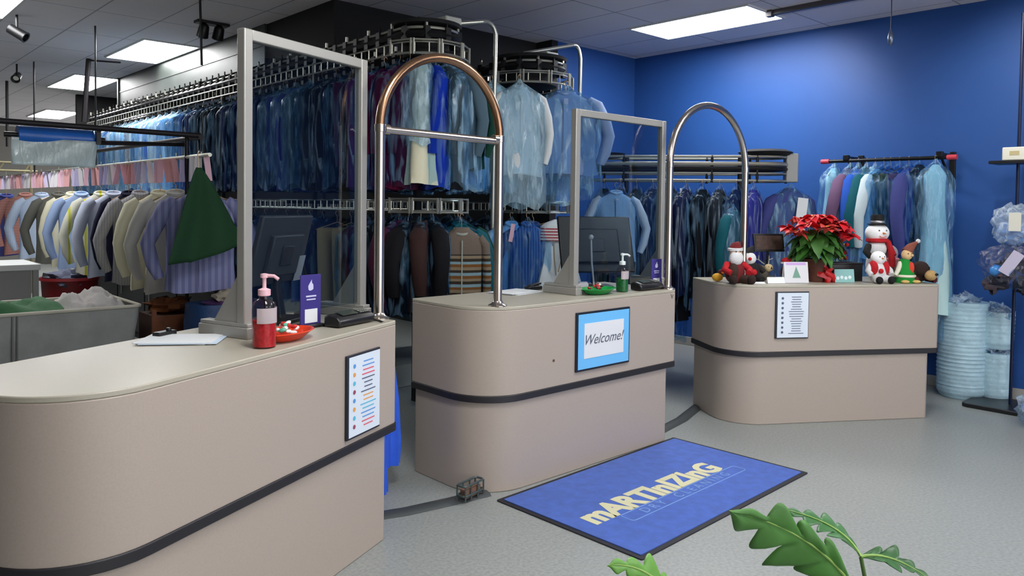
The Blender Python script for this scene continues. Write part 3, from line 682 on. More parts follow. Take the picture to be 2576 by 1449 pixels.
# striped cardigan facing the camera, on a teal hanger
t = thing('hanging_cardigan', 'taupe cardigan with brown and blue stripes facing the camera, lower tier', 'clothing', (3.74, 4.62, 1.575), -.62); t.scale = (.8, 1, .98)
obj('hanger', HM['shirt'], wire, t)
g = MB(); rnd = random.Random(5); drape(g, [(-.1, .06, .04), (-.13, .11, .06), (-.18, .19, .07), (-.24, .215, .08), (-.42, .2, .09), (-.62, .2, .09), (-.78, .2, .09)], rnd, .05); obj('cardigan_body', g, M('striped_knit', (112, 104, 92), .95, bump=.4, bs=120, stripe=None), t)
def knit(key, z0, n):
    m = M(key, (120, 110, 96), .95, bump=.4, bs=120); nt = m.node_tree; b = nt.nodes['Principled BSDF']
    tc = nt.nodes.new('ShaderNodeTexCoord'); sp = nt.nodes.new('ShaderNodeSeparateXYZ'); nt.links.new(tc.outputs['Object'], sp.inputs[0])
    mr = nt.nodes.new('ShaderNodeMapRange'); mr.inputs[1].default_value = 0; mr.inputs[2].default_value = -.85; nt.links.new(sp.outputs[2], mr.inputs[0])
    cr_ = nt.nodes.new('ShaderNodeValToRGB'); cr_.color_ramp.interpolation = 'CONSTANT'; nt.links.new(mr.outputs[0], cr_.inputs[0]); nt.links.new(cr_.outputs[0], b.inputs['Base Color'])
    el = cr_.color_ramp.elements; el[0].color = lin((122, 108, 96))+(1,); el[1].position = .36; el[1].color = lin((55, 50, 42))+(1,)
    cc = [(150, 132, 108), (58, 48, 36), (140, 170, 180), (128, 84, 38)]
    for i in range(22):
        e_ = el.new(min(.999, .375+i*.026)); e_.color = lin(cc[i % 4])+(1,)
for n_ in ('striped_knit',): _m.pop(n_)
knit('striped_knit_bands', 0, 0); bpy.data.objects['cardigan_body'].data.materials[0] = _m['striped_knit_bands']
for s in (-1, 1):
    g = MB(); g.tube([(s*.17, 0, -.18), (s*.225, 0, -.24), (s*.25, -.01, -.45), (s*.25, -.02, -.66), (s*.235, -.02, -.8)], [.05, .062, .058, .05, .045], 12, flat=.8); obj('sleeve', g, _m['striped_knit_bands'], t)
g = MB(); g.box((0, -.092, -.45), (.012, .006, .5)); g.tube([(.075*cos(q), .06*sin(q)-.01, -.125+.03*sin(q)) for q in [2*pi*i/18 for i in range(18)]], .011, 6, closed=True); obj('pale_piping', g, M('pale_piping', (170, 175, 165), .8), t)
b = obj('undershirt', GM['shirt'][0], wire, t); recol(b, COL['teal']); b.scale = (.9, .7, .99); b.location = (0, .02, 0)

# ------------------------------------------------------------------ low conveyor behind the far counters
LA = Vector((5.98, 5.12, 0)); LB = Vector((6.92, 3.86, 0)); ld = (LB-LA).normalized(); ln = Vector((ld.y, -ld.x, 0))
if ln.y > 0: ln = -ln
t = thing('low_garment_conveyor', 'low oval garment conveyor on the blue wall side behind the middle counter', 'conveyor', (LA.x, LA.y, 0)); o = Matrix.Translation((-LA.x, -LA.y, 0))
R3 = .2; path = []
for i in range(9): path.append(LA+ln*R3*cos(pi*i/8-0)*1-ld*R3*sin(pi*i/8))
path = path[::-1]
path += [LB+ln*R3*cos(pi*i/8)+ld*R3*sin(pi*i/8) for i in range(9)]
path2 = path
g = MB(); g.T = o
for z, q_ in ((1.92, .011), (1.99, .009), (2.08, .02), (2.15, .012)): g.tube([(p.x, p.y, z) for p in path2], q_, 8, closed=True)
obj('track_rails', g, steel, t)
g = MB(); g.T = o
for p, d in walk(path2+[path2[0]], .42): g.tube([(p.x, p.y, 1.9), (p.x, p.y, 2.16)], .013, 6)
g.tube([(p.x, p.y, 2.035) for p in path2], .018, 8, closed=True); obj('track_links', g, blackm, t)
g = MB(); g.T = o; g.lathe([(.05, 2.16), (R3+.02, 2.17), (R3+.06, 2.2), (R3+.0, 2.225), (.05, 2.23)], tuple(LB), 24); obj('turn_drum', g, dark, t)
g = MB(); g.T = o; g.lathe([(.05, 2.14), (R3-.02, 2.15), (R3+.02, 2.19), (.05, 2.2)], tuple(LA), 24); obj('turn_drum', g, dark, t)
g = MB(); g.T = o; q = LB+ld*.24; g.box((q.x, q.y, 2.05), (.1, .12, .28), .8); obj('end_bracket', g, greyp, t, bevel=.01)
for f_ in (.15, .85):
    g = MB(); g.T = o; q = LA.lerp(LB, f_); g.tube([(q.x, q.y, 0), (q.x, q.y, 2.15)], .022, 10); obj('post', g, blackm, t)
    g = MB(); g.T = o; g.box((q.x, q.y, .02), (.5, .3, .04), .8); obj('base_plate', g, blackm, t, bevel=.005)
c3 = 'black navy charcoal navy black navy black charcoal navy violet'.split()
for i, c in enumerate(c3):
    q = LA.lerp(LB, (i+.2)/len(c3))+ln*R3
    hang('gown' if i == 4 else 'coat', c, (q.x, q.y, 1.925), .18+random.uniform(-.1, .1), f'{COLNAME.get(c, c)} garment in film, {ordn(i)} from the left on the low conveyor front row', 'clothing', 'bagged clothes on the front of the low conveyor',
         bag=1.85 if i == 4 else 1.12, seed=i, s=(1.0, .9, .85 if i == 4 else 1.1), filmm=darkfilm if i % 2 else filmd, ticket=1 if i in (4,) else 0, tk=white)
for i, c in enumerate('denim violet navy denim'.split()):
    q = LA.lerp(LB, (i+.5)/4)-ln*R3
    hang('jacket', c, (q.x, q.y, 1.925), .5, f'{COLNAME.get(c, c)} bagged jacket, {ordn(i)} from left, rear of the low conveyor', 'clothing', bag=1.12, seed=i, s=(1, 1, 1.05), filmm=filmd)
hang('jacket', 'dusk', (7.05, 3.66, 1.93), -.35, 'dusky violet bagged jacket with a paper tag, right end of the low conveyor', bag=1.12, ticket=0, s=(1.05, 1, .95), filmm=film)
g = MB(); g.box((0, 0, 0), (.10, .003, .2)); o_ = tag(obj('paper_tag', g, white), 'white paper tag on the rightmost garment of the low conveyor above the red plant', 'tag'); o_.location = (7.02, 3.52, 1.66); o_.rotation_euler = (0, .1, -.7)
hang('shirt', 'lightblue', (5.27, 4.36, 1.86), -.74, 'folded pale blue striped shirt in film above the middle monitor', s=(.8, 1, .8), bag=1.0, filmm=filmd, mat=M('pale_striped_cotton', (160, 182, 210), .8, stripe=('X', 60, (190, 205, 225), .5)))
hang('shirt', 'teal', (6.42, 3.90, 1.72), .1, 'short teal garment in film hanging behind the Santa plush', s=(.7, .8, .9), bag=1.0, filmm=film)

# wall rail with gowns on the right
t = thing('wall_clothes_rail', 'black clothes rail with red end caps on the blue wall', 'clothes rail', (WX-.35, 2.9, 2.13))
obj('bar', MB().tube([(0, -.50, 0), (0, .64, 0)], .018, 10), blackm, t)
for y in (-.53, .62):
    obj('end_cap', MB().tube([(0, y-.03, 0), (0, y+.05, 0)], .024, 10), M('red_rubber', (200, 60, 75), .5), t)
for y in (-.42, .42):
    g = MB(); g.box((.335, y, -.1), (.03, .05, .34)); g.box((.165, y, .03), (.35, .035, .03)); g.tube([(.02, y, .02), (.33, y, -.24)], .012, 8); g.box((0, y, .03), (.05, .05, .05)); obj('bracket', g, blackm, t, bevel=.003)
RX = WX-.35
items = [('gown', 'mint', .54, (.5, .8, .9), 1.85, film), ('shirt', 'mauve', .38, (.8, 1, 1.05), 1.12, film), ('shirt', 'cobalt', .30, (.8, 1, 1.1), 1.12, film), ('shirt', 'teal', .22, (.8, 1, 1.1), 1.12, film), ('shirt', 'pale', .14, (.8, 1, 1.1), 1.12, film),
         ('trousers', 'olive', .06, (.9, 1, 1.0), 1.0, filmd), ('trousers', 'olive', -.0, (.9, 1, 1.0), 1.0, filmd), ('trousers', 'mauve', -.08, (.9, 1, 1.0), 1.12, filmd), ('jacket', 'dusk', -.16, (.8, 1, 1.1), 1.12, filmd)]
for i, (k, c, y, s, h, fm) in enumerate(items):
    hang(k, c, (RX, 2.9+y, 2.145), -.15+random.uniform(-.1, .1), f'{COLNAME.get(c, c)} {k} in film, {ordn(i)} from the left on the wall rail', 'clothing', 'bagged clothes on the wall rail', bag=h, s=s, filmm=fm, seed=i)
hang('gown', 'charcoal', (RX, 2.9-.25, 2.145), -.3, 'dark sequinned gown in film left of the pale gown on the wall rail', bag=1.85, s=(.6, .8, .8), filmm=filmd, seed=1, mat=M('sequin_cloth', (40, 48, 62), .4, .4, bump=.8, bs=120))
hang('gown', 'mint', (RX-.04, 2.9-.40, 2.145), -.55, 'long pale mint gown in film at the right end of the wall rail', bag=1.85, s=(.58, .75, .88), filmm=film, seed=2)

# display pole at the far right with shelf and bags
t = thing('display_pole', 'thin black display pole on a flat base near the right edge', 'pole', (7.45, 1.86, 0))
obj('pole', MB().tube([(0, 0, .02), (0, 0, 3.3)], .013, 10), M('blue_black_metal', (14, 26, 60), .4, .3), t)
obj('base', MB().prism(rrect(-.26, .22, -.2, .3, (.05,)*4, 5), 0, .035), black, t, bevel=.006)
obj('shelf', MB().box((.02, -.02, 2.065), (.26, .42, .025)), black, t, bevel=.003)
for z in (1.62, 1.32): obj('hook', MB().tube([(0, 0, z+.05), (-.06, 0, z+.07), (-.12, -.03, z+.05)], .006, 8), blackm, t)
t = thing('cream_box', 'cream box standing on the black shelf at the right edge', 'box', (7.45, 1.84, 2.078))
obj('box', MB().box((0, 0, .055), (.16, .24, .11)), cream, t, bevel=.008); obj('box_emblem', MB().prism([(.0, 0)]+[], 0, 0) if 0 else MB().box((-.081, .03, .06), (.002, .07, .035)), M('tan_print', (190, 175, 130), .8), t)
clearb = film_mat('crinkled_clear_bag', (205, 220, 232), .3, .85, scale=(6, 6, 6))
def crumple(name, c, r, label, mt, parts=(), seed=0, cat='bag'):
    t = thing(name, label, cat, c)
    g = MB(); off = seed*9.1; n, k = 28, 18; rg = []
    for i in range(k+1):
        a = pi*(i+.01)/(k+.02); ring = []
        for j in range(n):
            q = 2*pi*j/n; p = Vector((sin(a)*cos(q), sin(a)*sin(q), -cos(a))); d = 1+.3*noise.noise(p*2.3+Vector((off, 0, 0)))+.16*noise.noise(p*7+Vector((off, 3, 0)))
            ring.append((p.x*r[0]*d, p.y*r[1]*d, p.z*r[2]*d))
        rg.append(ring)
    obj('clear_bag', g.rings(rg), mt, t, ang=70)
    return t
t = crumple('clear_gift_bag', (7.33, 1.86, 1.53), (.1, .14, .17), 'clear bag of blue tissue with a cream tag hanging on the right pole', clearb, seed=1)
obj('tissue', MB().ell((0, 0, -.05), (.07, .1, .09), jit=.6), M('blue_tissue', (120, 165, 225), .8), t)
g = MB(); g.box((-.12, -.05, .04), (.003, .085, .15), .3); obj('tag', g, cream, t, bevel=.001)
t = crumple('round_trim_bag', (7.28, 1.84, 1.2), (.16, .22, .18), 'round clear bag of dark trimmings with a blue ball near the right edge', film_mat('dark_clear_bag', (150, 150, 165), .1, .6, scale=(8, 8, 8)), seed=2)
for i in range(9):
    a = i*.7; obj('trimming', MB().ell((.05*cos(a)*1.6, .12*sin(a), -.06+.11*cos(a*1.7)), (.06, .06, .045), 10, 7, jit=1.5), M('dark_trimming%d' % (i % 3), ((48, 34, 44), (70, 46, 52), (30, 28, 40))[i % 3], .6), t)
obj('blue_ball', MB().ell((-.11, .08, -.03), .05), M('bright_blue_ball', (70, 145, 215), .3), t)
g = MB(); g.box((-.17, -.04, .04), (.003, .085, .2), .2, Euler((.55, 0, .2)).to_matrix()); obj('tag', g, M('lilac_tag', (200, 192, 215), .7), t, bevel=.001)
t = crumple('clear_floor_bag', (6.95, 1.48, .15), (.2, .2, .15), 'crumpled clear and blue plastic bag on the floor at the right edge', clearb, seed=3)
obj('blue_filling', MB().ell((0, 0, -.02), (.12, .12, .09), jit=1), M('blue_tissue'), t)
# white banded bundles
def bundle(loc, r, h, label, n=24):
    t = thing('plastic_roll_bundle', label, 'bundle', loc); rnd = random.Random(label); g = MB(); prof = []
    for i in range(n*3+1):
        z = h*i/(n*3); k = i % 3; e_ = .84+.16*min(1, i/5) if i < 6 else 1
        prof.append((r*(e_+(.012 if k == 1 else -.008)+rnd.uniform(-.008, .008)), z))
    g.rings([[(q_*cos(2*pi*j/28)*(1+.03*noise.noise(Vector((cos(2*pi*j/28)*2, sin(2*pi*j/28)*2, z*6)))), q_*sin(2*pi*j/28)*(1+.03*noise.noise(Vector((cos(2*pi*j/28)*2, sin(2*pi*j/28)*2, z*6)))), z) for j in range(28)] for q_, z in prof])
    obj('wrapped_roll', g, M('pale_blue_plastic', (176, 208, 222), .35, var=.1, vs=14, bump=.3, bs=20), t)
    g = MB(); rnd = random.Random(9)
    for i in range(12):
        a = rnd.uniform(0, 6.28); q = r*rnd.uniform(.1, .75); g.ell((q*cos(a), q*sin(a), h+.005), (.05, .05, rnd.uniform(.02, .06)), 8, 6, jit=2)
    obj('loose_film_top', g, clearb, t)
bundle((7.6, 2.28, 0), .2, .85, 'tall pale blue wrapped bundle standing between the far counter and the wall')
bundle((7.68, 2.04, 0), .13, .42, 'lower small pale bundle behind the tall bundle at the wall', 10)
bundle((7.68, 2.04, .46), .135, .32, 'upper small pale bundle stacked behind the tall bundle at the wall', 9)

# ------------------------------------------------------------------ mat
t = thing('floor_mat', 'royal blue floor mat with lettering lying before the middle counter', 'mat', (3.71, 2.69, 0), .03)
m = M('mat_pile', (58, 98, 190), .95, var=.14, vs=18, bump=.4, bs=400, sheen=.2)
obj('rubber_edge', MB().prism(rrect(-.87, .87, -.495, .495, (.01,)*4, 3), 0.0, .007), M('mat_rubber', (28, 28, 36), .6), t)
obj('carpet', MB().prism(rrect(-.84, .84, -.467, .467, (.01,)*4, 3), .0065, .0115), m, t)
lm = M('cream_pile', (212, 208, 170), .9)
g_ = text_mesh('mARTInIZInG', .222, .0105, .0008, 0, .98)
o = obj('lettering', g_, lm, t, loc=(-.10, -.035, .0125)); o['label'] = 'cream rounded bold lettering'
lm2 = M('pale_blue_pile', (130, 165, 215), .9)
obj('subtitle_lettering', text_mesh('DRY  CLEANING', .085, -.001, .0006, 0, 1.5), lm2, t, loc=(.03, -.165, .0122))
g = MB()
obj('subtitle_outline', g.tube([(x, y, .012) for x, y in rrect(-.55, .62, -.21, -.118, (.02,)*4, 4)], .0025, 5, closed=True), lm2, t)

# floor cable covers and the little caddy
g = MB(); g.tube([(2.17, 3.42, .002), (2.35, 3.36, .002), (2.6, 3.315, .002), (2.86, 3.28, .002)], .05, 8, flat=.35)
tag(obj('cable_cover', g, M('grey_rubber', (62, 66, 68), .55)), 'dark grey cable cover on the floor between the nearest and middle counters', 'cable cover')
g = MB(); g.tube([(4.52, 3.36, .002), (5.0, 3.45, .002), (5.52, 3.62, .002)], .05, 8, flat=.35)
tag(obj('cable_cover', g, M('grey_rubber')), 'dark cable cover on the floor between the middle and farthest counters', 'cable cover')
t = thing('wire_caddy', 'small grey wire caddy on the cable cover at the middle counter foot', 'caddy', (2.73, 3.27, .015), .2)
g = MB()
for z in (.03, .085): g.tube([(x, y, z) for x, y in rrect(-.085, .085, -.03, .03, (.02,)*4, 4)], .006, 6, closed=True)
for x in (-.08, -.03, .03, .08):
    for y in (-.03, .03): g.tube([(x, y, 0), (x, y, .085)], .005, 6)
obj('wire_frame', g, M('teal_grey_wire', (82, 96, 96), .4, .4), t)
obj('brown_block', MB().box((0, 0, .035), (.13, .045, .05)), M('brown_block', (120, 88, 72), .7), t, bevel=.004)
g = MB(); g.tube([(5.5, 4.1, .01), (5.7, 4.3, .01), (6.1, 4.4, .01), (6.3, 4.6, .012)], .01, 6)
tag(obj('floor_cable', g, blackm), 'thin black cable lying on the floor behind the far counters', 'cable')

# blue cloth standing behind the nearest counter
t = thing('blue_fabric_bag', 'bright blue limp fabric bag on the floor behind the nearest counter end', 'bag', (2.50, 3.74, 0))
g = MB(); drape(g, [(.78, .012, .02), (.7, .035, .03), (.5, .06, .04), (.25, .07, .05), (.13, .06, .05)], random.Random(3), .2, k=6); g.box((0, 0, .0), (.001, .001, .001)); obj('fabric', g, M('bright_blue_fabric', (45, 95, 215), .8, bump=.5, bs=14), t)
g = MB(); drape(g, [(.5, .02, .02), (.3, .04, .04), (.05, .05, .04), (.0, .05, .04)], random.Random(8), .2, k=5); g.v = [(x-.10, y-.05, z) for x, y, z in g.v]; obj('side_fold', g, M('bright_blue_fabric'), t)

# ------------------------------------------------------------------ left work area
blk = M('dark_bar', (38, 34, 38), .5, .4)
t = thing('hanging_pipe_frame', 'dark pipe frame with long bars carrying the film roll, upper left', 'frame', (2.46, 6.55, 2.2))
obj('front_bar', MB().tube([(-1.9, -.12, 0), (0, -.03, 0)], .022, 10), blk, t)
obj('side_bar', MB().tube([(0, -.05, -.01), (-.08, 2.75, -.01)], .02, 10), blk, t)
obj('lower_bar', MB().tube([(-.75, .1, -.1), (-.02, .25, -.06)], .018, 8), blk, t)
obj('upright', MB().tube([(-.08, .05, 0), (-.08, .05, -2.2)], .016, 10), blk, t)
for p in ((-1.45, -.1), (-.75, -.06)): obj('roll_bracket', MB().box((p[0]-.02, p[1]+.05, -.05), (.03, .05, .14)), blackm, t)
t = thing('film_roll', 'bright blue roll of plastic film hung under the dark bar, upper left', 'film roll', (1.42, 6.62, 2.12), .03)
obj('roll', MB().tube([(-.25, 0, 0), (.25, 0, 0)], .07, 20), M('blue_film_roll', (35, 105, 200), .25, var=.1, vs=5), t)
obj('core', MB().tube([(-.33, 0, 0), (.34, 0, 0)], .02, 12), blackm, t)
g = MB(); g.sheet(lambda u, v: (-.30+.56*u, -.068+.02*sin(v*3+u*5), -.02-.20*v), 20, 10); obj('hanging_film', g, film_mat('white_film', (225, 238, 235), .72, .97), t, solid=.002)
t = thing('shirt_rail', 'long steel rail of shirts running back on the left', 'clothes rail', (2.38, 6.1, 0))
obj('rail', MB().tube([(0, 0, 2.02), (0, 9.5, 2.02)], .016, 8), steel, t)
for y in (.5, 3.2, 6.2, 9.3): obj('rail_hanger', MB().tube([(0, y, 2.02), (0, y, CEIL)] if y > 1 else [(0, y, 2.02), (0, y, 2.2)], .01, 6), blackm, t)
obj('end_foot', MB().tube([(0, 9.4, 2.02), (0, 9.4, 0)], .02, 8), blackm, t)
cloth('violet stripe', (118, 124, 168), stripe=('X', 24, (146, 148, 188), .5)); cloth('rose check', (170, 120, 112), stripe=('Z', 30, (182, 130, 120), .5))
cloth('grey check', (172, 170, 172), stripe=('X', 45, (150, 152, 162), .7)); cloth('yellow white', (206, 206, 190), stripe=('X', 7.2, (190, 190, 40), .86)); cloth('bone', (196, 194, 186)); cloth('ink', (24, 26, 52)); cloth('cloud', (188, 196, 216)); cloth('blue white', (190, 205, 225), stripe=('X', 60, (172, 190, 218), .5))
rack = [('violet stripe', 6.28, 'lilac striped shirt with folded sleeves, nearest on the left rail', (1.18, 1.1, 1.06), -.35), ('bone', 6.85, 'off-white shirt, second on the left rail behind the lilac striped one', (1.1, 1, 1), -.3), ('cream', 7.25, 'cream shirt, third on the left rail, behind the off-white one', (1.1, 1, 1), -.25),
        ('grey check', 7.8, 'grey checked shirt in the middle of the left rail beside the navy one', (1.05, 1, 1), -.2), ('ink', 8.15, 'dark navy shirt seen as a thin strip on the left rail', (.95, 1, 1), -.5), ('cloud', 8.65, 'very pale grey shirt left of the navy strip on the left rail', (1.1, 1, 1), -.2),
        ('yellow white', 9.1, 'white shirt with a yellow stripe on the left rail', (1.05, 1, 1), -.15), ('lightblue', 9.9, 'light blue shirt on the left rail left of the yellow striped one', (1.05, 1, 1), -.2), ('cream', 10.3, 'cream shirt on the left rail between the light blue and dark grey ones', (1.0, 1, 1), -.2),
        ('pewter', 10.95, 'dark grey shirt on the left rail above the red bucket', (1.1, 1, 1), -.2), ('blue white', 11.9, 'fine blue and white shirt on the left rail, left of the dark grey one', (1.15, 1, 1), -.2), ('rose check', 12.9, 'rose checked shirt toward the far end of the left rail', (1.2, 1, 1), -.2),
        ('dusk', 14.3, 'dusky violet shirt at the left edge of the picture on the rail', (1.3, 1, 1.1), -.2), ('sky', 14.9, 'pale blue shirt behind the violet one at the left edge', (1.2, 1, 1.1), -.2)]
for i, (c, y, lb, s, rz) in enumerate(rack):
    t = thing('hanging_shirt', lb, 'clothing', (2.38, y, 1.84), rz, 'loose shirts on the left rail'); t.scale = (s[0], s[1], s[2]*(1.0 if i == 0 else 1.13))
    obj('hanger', HM['shirt'], wire, t); obj('hook_rod', MB().tube([(0, 0, -.02), (0, 0, .2)], .004, 6), steel, t)
    g_ = obj('shirt', GM['shirt'][i % 3], wire, t); recol(g_, COL[c])
tkm = [pink, M('coral_ticket', (228, 172, 172), .8), M('lilac_ticket', (205, 195, 225), .8), M('white_ticket', (228, 224, 226), .8)]
for i in range(74):
    y = 6.2+i*.105+(.0 if i < 40 else (i-40)*.03)
    o = obj('order_ticket', TM, pink); recol(o, tkm[(i*7 % 11) % 4]); o.location = (2.372+random.uniform(-.02, .02), y, 2.019); o.rotation_euler = (random.uniform(-.1, .1), random.uniform(-.15, .15), random.uniform(-.3, .6)); o.scale = (1.1, 1, 1.2)
    tag(o, 'narrow pink or white paper ticket hanging in the row on the left shirt rail', 'ticket', 'paper tickets on the left shirt rail')
# dark green cloth over the rail end
t = thing('green_cloth', 'dark green cloth hanging from a point in front of the lilac striped shirt', 'cloth', (2.24, 5.98, 1.99))
def gc(u, v):
    sprd = .02+.30*v**.9; x = (u-.40)*sprd*1.9; zz = -.08-.72*v+.20*v*(u-.35)*(1 if u > .3 else .2)
    return (x, -.035*sin(u*9+v*2)*v-.03*v, zz)
g = MB(); g.sheet(gc, 26, 20); o = obj('cloth', g, M('dark_green_cloth', (22, 66, 36), .85, bump=.3, bs=12), t, solid=.006, ang=80)
obj('hook', MB().tube([(0, 0, -.1), (0, 0, .03), (.03, .05, .05), (.05, .12, .04)], .004, 6), wire, t)
# laundry cart
t = thing('laundry_cart', 'grey canvas laundry cart behind the nearest counter at the left edge', 'cart', (1.22, 7.05, 0))
g = MB(); nx = 36
def cartring(z, k, sag=0): return [(x*k, y*k, z-sag*abs(sin(x*4.2))) for x, y in rrect(-.80, .80, -.44, .44, (.06,)*4, 8)]
g.rings([cartring(.22, .93), cartring(.4, .95), cartring(.6, .97), cartring(.74, 1.0), cartring(.79, 1.0)], True, False); obj('canvas', g, M('grey_canvas', (150, 152, 150), .85, var=.1, vs=6, bump=.8, bs=5), t)
g = MB(); g.tube(cartring(.80, 1.005), .014, 8, closed=True); obj('rim', g, M('pale_rim', (196, 192, 176), .6), t)
g = MB(); g.tube([(-.06, -.447, .79), (-.06, -.43, .25)], .006, 6); g.tube([(-.09, -.447, .79), (-.09, -.43, .25)], .006, 6); obj('seam', g, M('seam_grey', (118, 120, 118), .8), t)
g = MB()
for x in (-.6, .6):
    for y in (-.3, .3): g.tube([(x, y-.02, .06), (x, y+.02, .06)], .06, 14); g.box((x, y, .15), (.03, .05, .14))
obj('castors', g, black, t) if 0 else None
for x in (-.6, .6):
    for y in (-.3, .3):
        g = MB(); g.tube([(x, y-.02, .06), (x, y+.02, .06)], .06, 14); g.box((x, y, .15), (.03, .05, .14)); obj('castor', g, black, t)
def heap(c, r, seed):
    def f(u, v):
        x = (u-.5)*2; y = (v-.5)*2; e_ = max(0, 1-x**4)*max(0, 1-y**4)
        return (c[0]+x*r[0], c[1]+y*r[1], c[2]+r[2]*e_*(.75+.5*noise.noise(Vector((x*2.2+seed, y*2.2, 0)))+.22*noise.noise(Vector((x*7+seed, y*7, 1)))))
    return f
o = obj('green_linen', MB().sheet(heap((1.13, 7.05, .74), (.46, .38, .15), 1), 30, 24), M('green_linen', (62, 112, 72), .85, bump=.3, bs=14), solid=.01, ang=80); tag(o, 'folded green linen heaped in the laundry cart', 'laundry')
o = obj('white_laundry', MB().sheet(heap((1.74, 7.05, .74), (.26, .38, .17), 5), 30, 24), M('white_laundry', (196, 192, 188), .85, bump=.4, bs=14), solid=.01, ang=80); tag(o, 'crumpled white laundry heaped at the right end of the cart', 'laundry')
# table, bucket, crates
t = thing('work_table', 'white table top with a grey front at the left edge', 'table', (1.22, 9.35, 0))
obj('table_top', MB().box((0, 0, .97), (1.12, .8, .06)), M('white_melamine', (205, 208, 206), .5), t, bevel=.005)
obj('front_panel', MB().box((-.02, -.36, .60), (1.0, .02, .68)), M('grey_panel', (150, 148, 148), .6), t)
for x in (-.52, .52):
    for y in (-.36, .36): obj('leg', MB().box((x, y, .47), (.05, .05, .94)), greyp, t)
t = thing('red_bucket', 'dark red laundry bucket beside the white table', 'bucket', (2.12, 9.3, 0))
obj('bucket', MB().lathe([(.24, .35), (.27, .8), (.29, .8), (.28, .83), (.26, .82), (.23, .4)], n=24), M('dark_red_plastic', (120, 16, 24), .5), t)
obj('stand', MB().lathe([(.2, 0), (.22, .35)], n=16), black, t); obj('dark_clothes', MB().ell((0, 0, .8), (.24, .24, .1), 18, 10, jit=.8), M('slate_laundry', (88, 92, 112), .85), t)
t = thing('wooden_crate', 'brown wooden crate under the shirts beside the laundry cart', 'crate', (2.30, 6.75, 0))
for z in (.1, .28, .46, .64):
    obj('crate_slat', MB().box((0, -.19, z), (.42, .02, .14)), M('brown_wood', (110, 62, 34), .7, var=.25, vs=9), t, bevel=.004)
obj('crate_body', MB().box((0, 0, .36), (.40, .36, .7)), M('dark_wood', (66, 38, 24), .8), t)
for x in (-.2, .2): obj('corner_post', MB().box((x, -.2, .38), (.035, .02, .76)), M('brown_wood'), t)
obj('orange_cloth', MB().ell((0, 0, .76), (.18, .16, .07), 16, 8, jit=.7), M('rust_cloth', (130, 74, 36), .9), t)
t = thing('blue_laundry_bag', 'blue laundry bag holding purple and cream garments under the striped shirt', 'bag', (2.52, 6.15, 0))
g = MB(); drape(g, [(.84, .30, .2), (.7, .31, .22), (.35, .3, .22), (0, .26, .2)], random.Random(2), .08, k=7); obj('bag', g, M('blue_nylon', (28, 62, 110), .5, bump=.4, bs=10), t)
obj('purple_garment', MB().ell((.02, -.1, .82), (.2, .13, .09), 18, 10, jit=.7), M('purple_knit', (70, 40, 90), .9), t)
obj('cream_collar', MB().ell((0, -.12, .90), (.13, .09, .05), 18, 10, jit=.5), M('cream_knit', (170, 160, 145), .9), t)
# overhead pipes far left
t = thing('pipe_rack', 'tan horizontal pipe rack far behind the film roll, left edge', 'rack', (2.6, 15.8, 0))
for z in (2.3, 2.16, 1.98): obj('pipe', MB().tube([(-1.2, 0, z), (.5, 0, z)], .022, 8), M('tan_pipe', (150, 142, 110), .5, .3), t)
for x in (-1.1, .4): obj('upright', MB().tube([(x, 0, 0), (x, 0, 2.4)], .025, 8), M('tan_pipe'), t)
for x in (-.6, -.2, .2): obj('cross_brace', MB().tube([(x, 0, 1.98), (x+.2, 0, 2.3)], .014, 8), M('tan_pipe'), t)
g = MB(); g.tube([(2.86, 11.5, CEIL), (2.80, 11.5, 2.7)], .032, 8); g.tube([(2.86, 11.5, CEIL-.02), (3.2, 11.3, CEIL-.03)], .012, 6); tag(obj('ceiling_post', g, blk), 'dark post with a side arm hanging from the ceiling beside the second light panel', 'post')
for x_, y_, lb in ((2.45, 14.6, 'thicker short dark rod hanging from the ceiling at the far left'), (2.38, 15.3, 'thin short rod at the extreme left of the ceiling')):
    g = MB(); g.tube([(x_, y_, CEIL), (x_, y_, 2.5)], .022 if x_ > 2.4 else .01, 6); tag(obj('hanger_rod', g, blackm), lb, 'rod')

# ------------------------------------------------------------------ Christmas figures on the farthest counter (front faces -y in local space)
def on3(name, label, a, b, s=1.0, rz=0, cat='plush toy', z=1.07):
    t = thing(name, label, cat, L3(a, b, z), A3+rz); t.scale = (s, s, s); return t
eye = M('black_eye', (10, 10, 12), .2)
def limb(mb, pts, r): mb.tube(pts, r, 12); 
def part(t, name, mt, *calls, label=None, ang=60):
    g = MB()
    for c in calls:
        k = c[0]; getattr(g, k)(*c[1:-1], **c[-1]) if isinstance(c[-1], dict) else getattr(g, k)(*c[1:])
    return obj(name, g, mt, t, label=label, ang=ang)
# tall snowman
t = on3('snowman_figure', 'tall white snowman with black top hat and red scarf on the far counter', .36, .30, 1.0, cat='figurine')
part(t, 'body', whitef, ('ell', (0, 0, .13), (.085, .075, .13), 20, 12), ('ell', (0, 0, .27), (.08, .07, .08), 20, 12))
part(t, 'head', M('snow_white', (245, 245, 245), .8), ('ell', (0, 0, .395), (.098, .08, .078), 24, 14))
part(t, 'hat', M('black_felt', (12, 12, 14), .8), ('lathe', [(.001, .462), (.075, .46), (.077, .468), (.05, .472), (.052, .53), (.045, .545), (.001, .547)], (0, 0, 0), 20))
part(t, 'hat_band', M('silver_band', (190, 190, 195), .3, .6), ('lathe', [(.0525, .476), (.0535, .478), (.0535, .492), (.0525, .494)], (0, 0, 0), 20))
part(t, 'scarf', redf, ('lathe', [(.07, .315), (.088, .325), (.088, .345), (.065, .352)], (0, 0, 0), 20), ('tube', [(.05, -.07, .33), (.085, -.06, .26), (.12, -.03, .18), (.13, -.02, .12)], [.018, .024, .026, .026], 10))
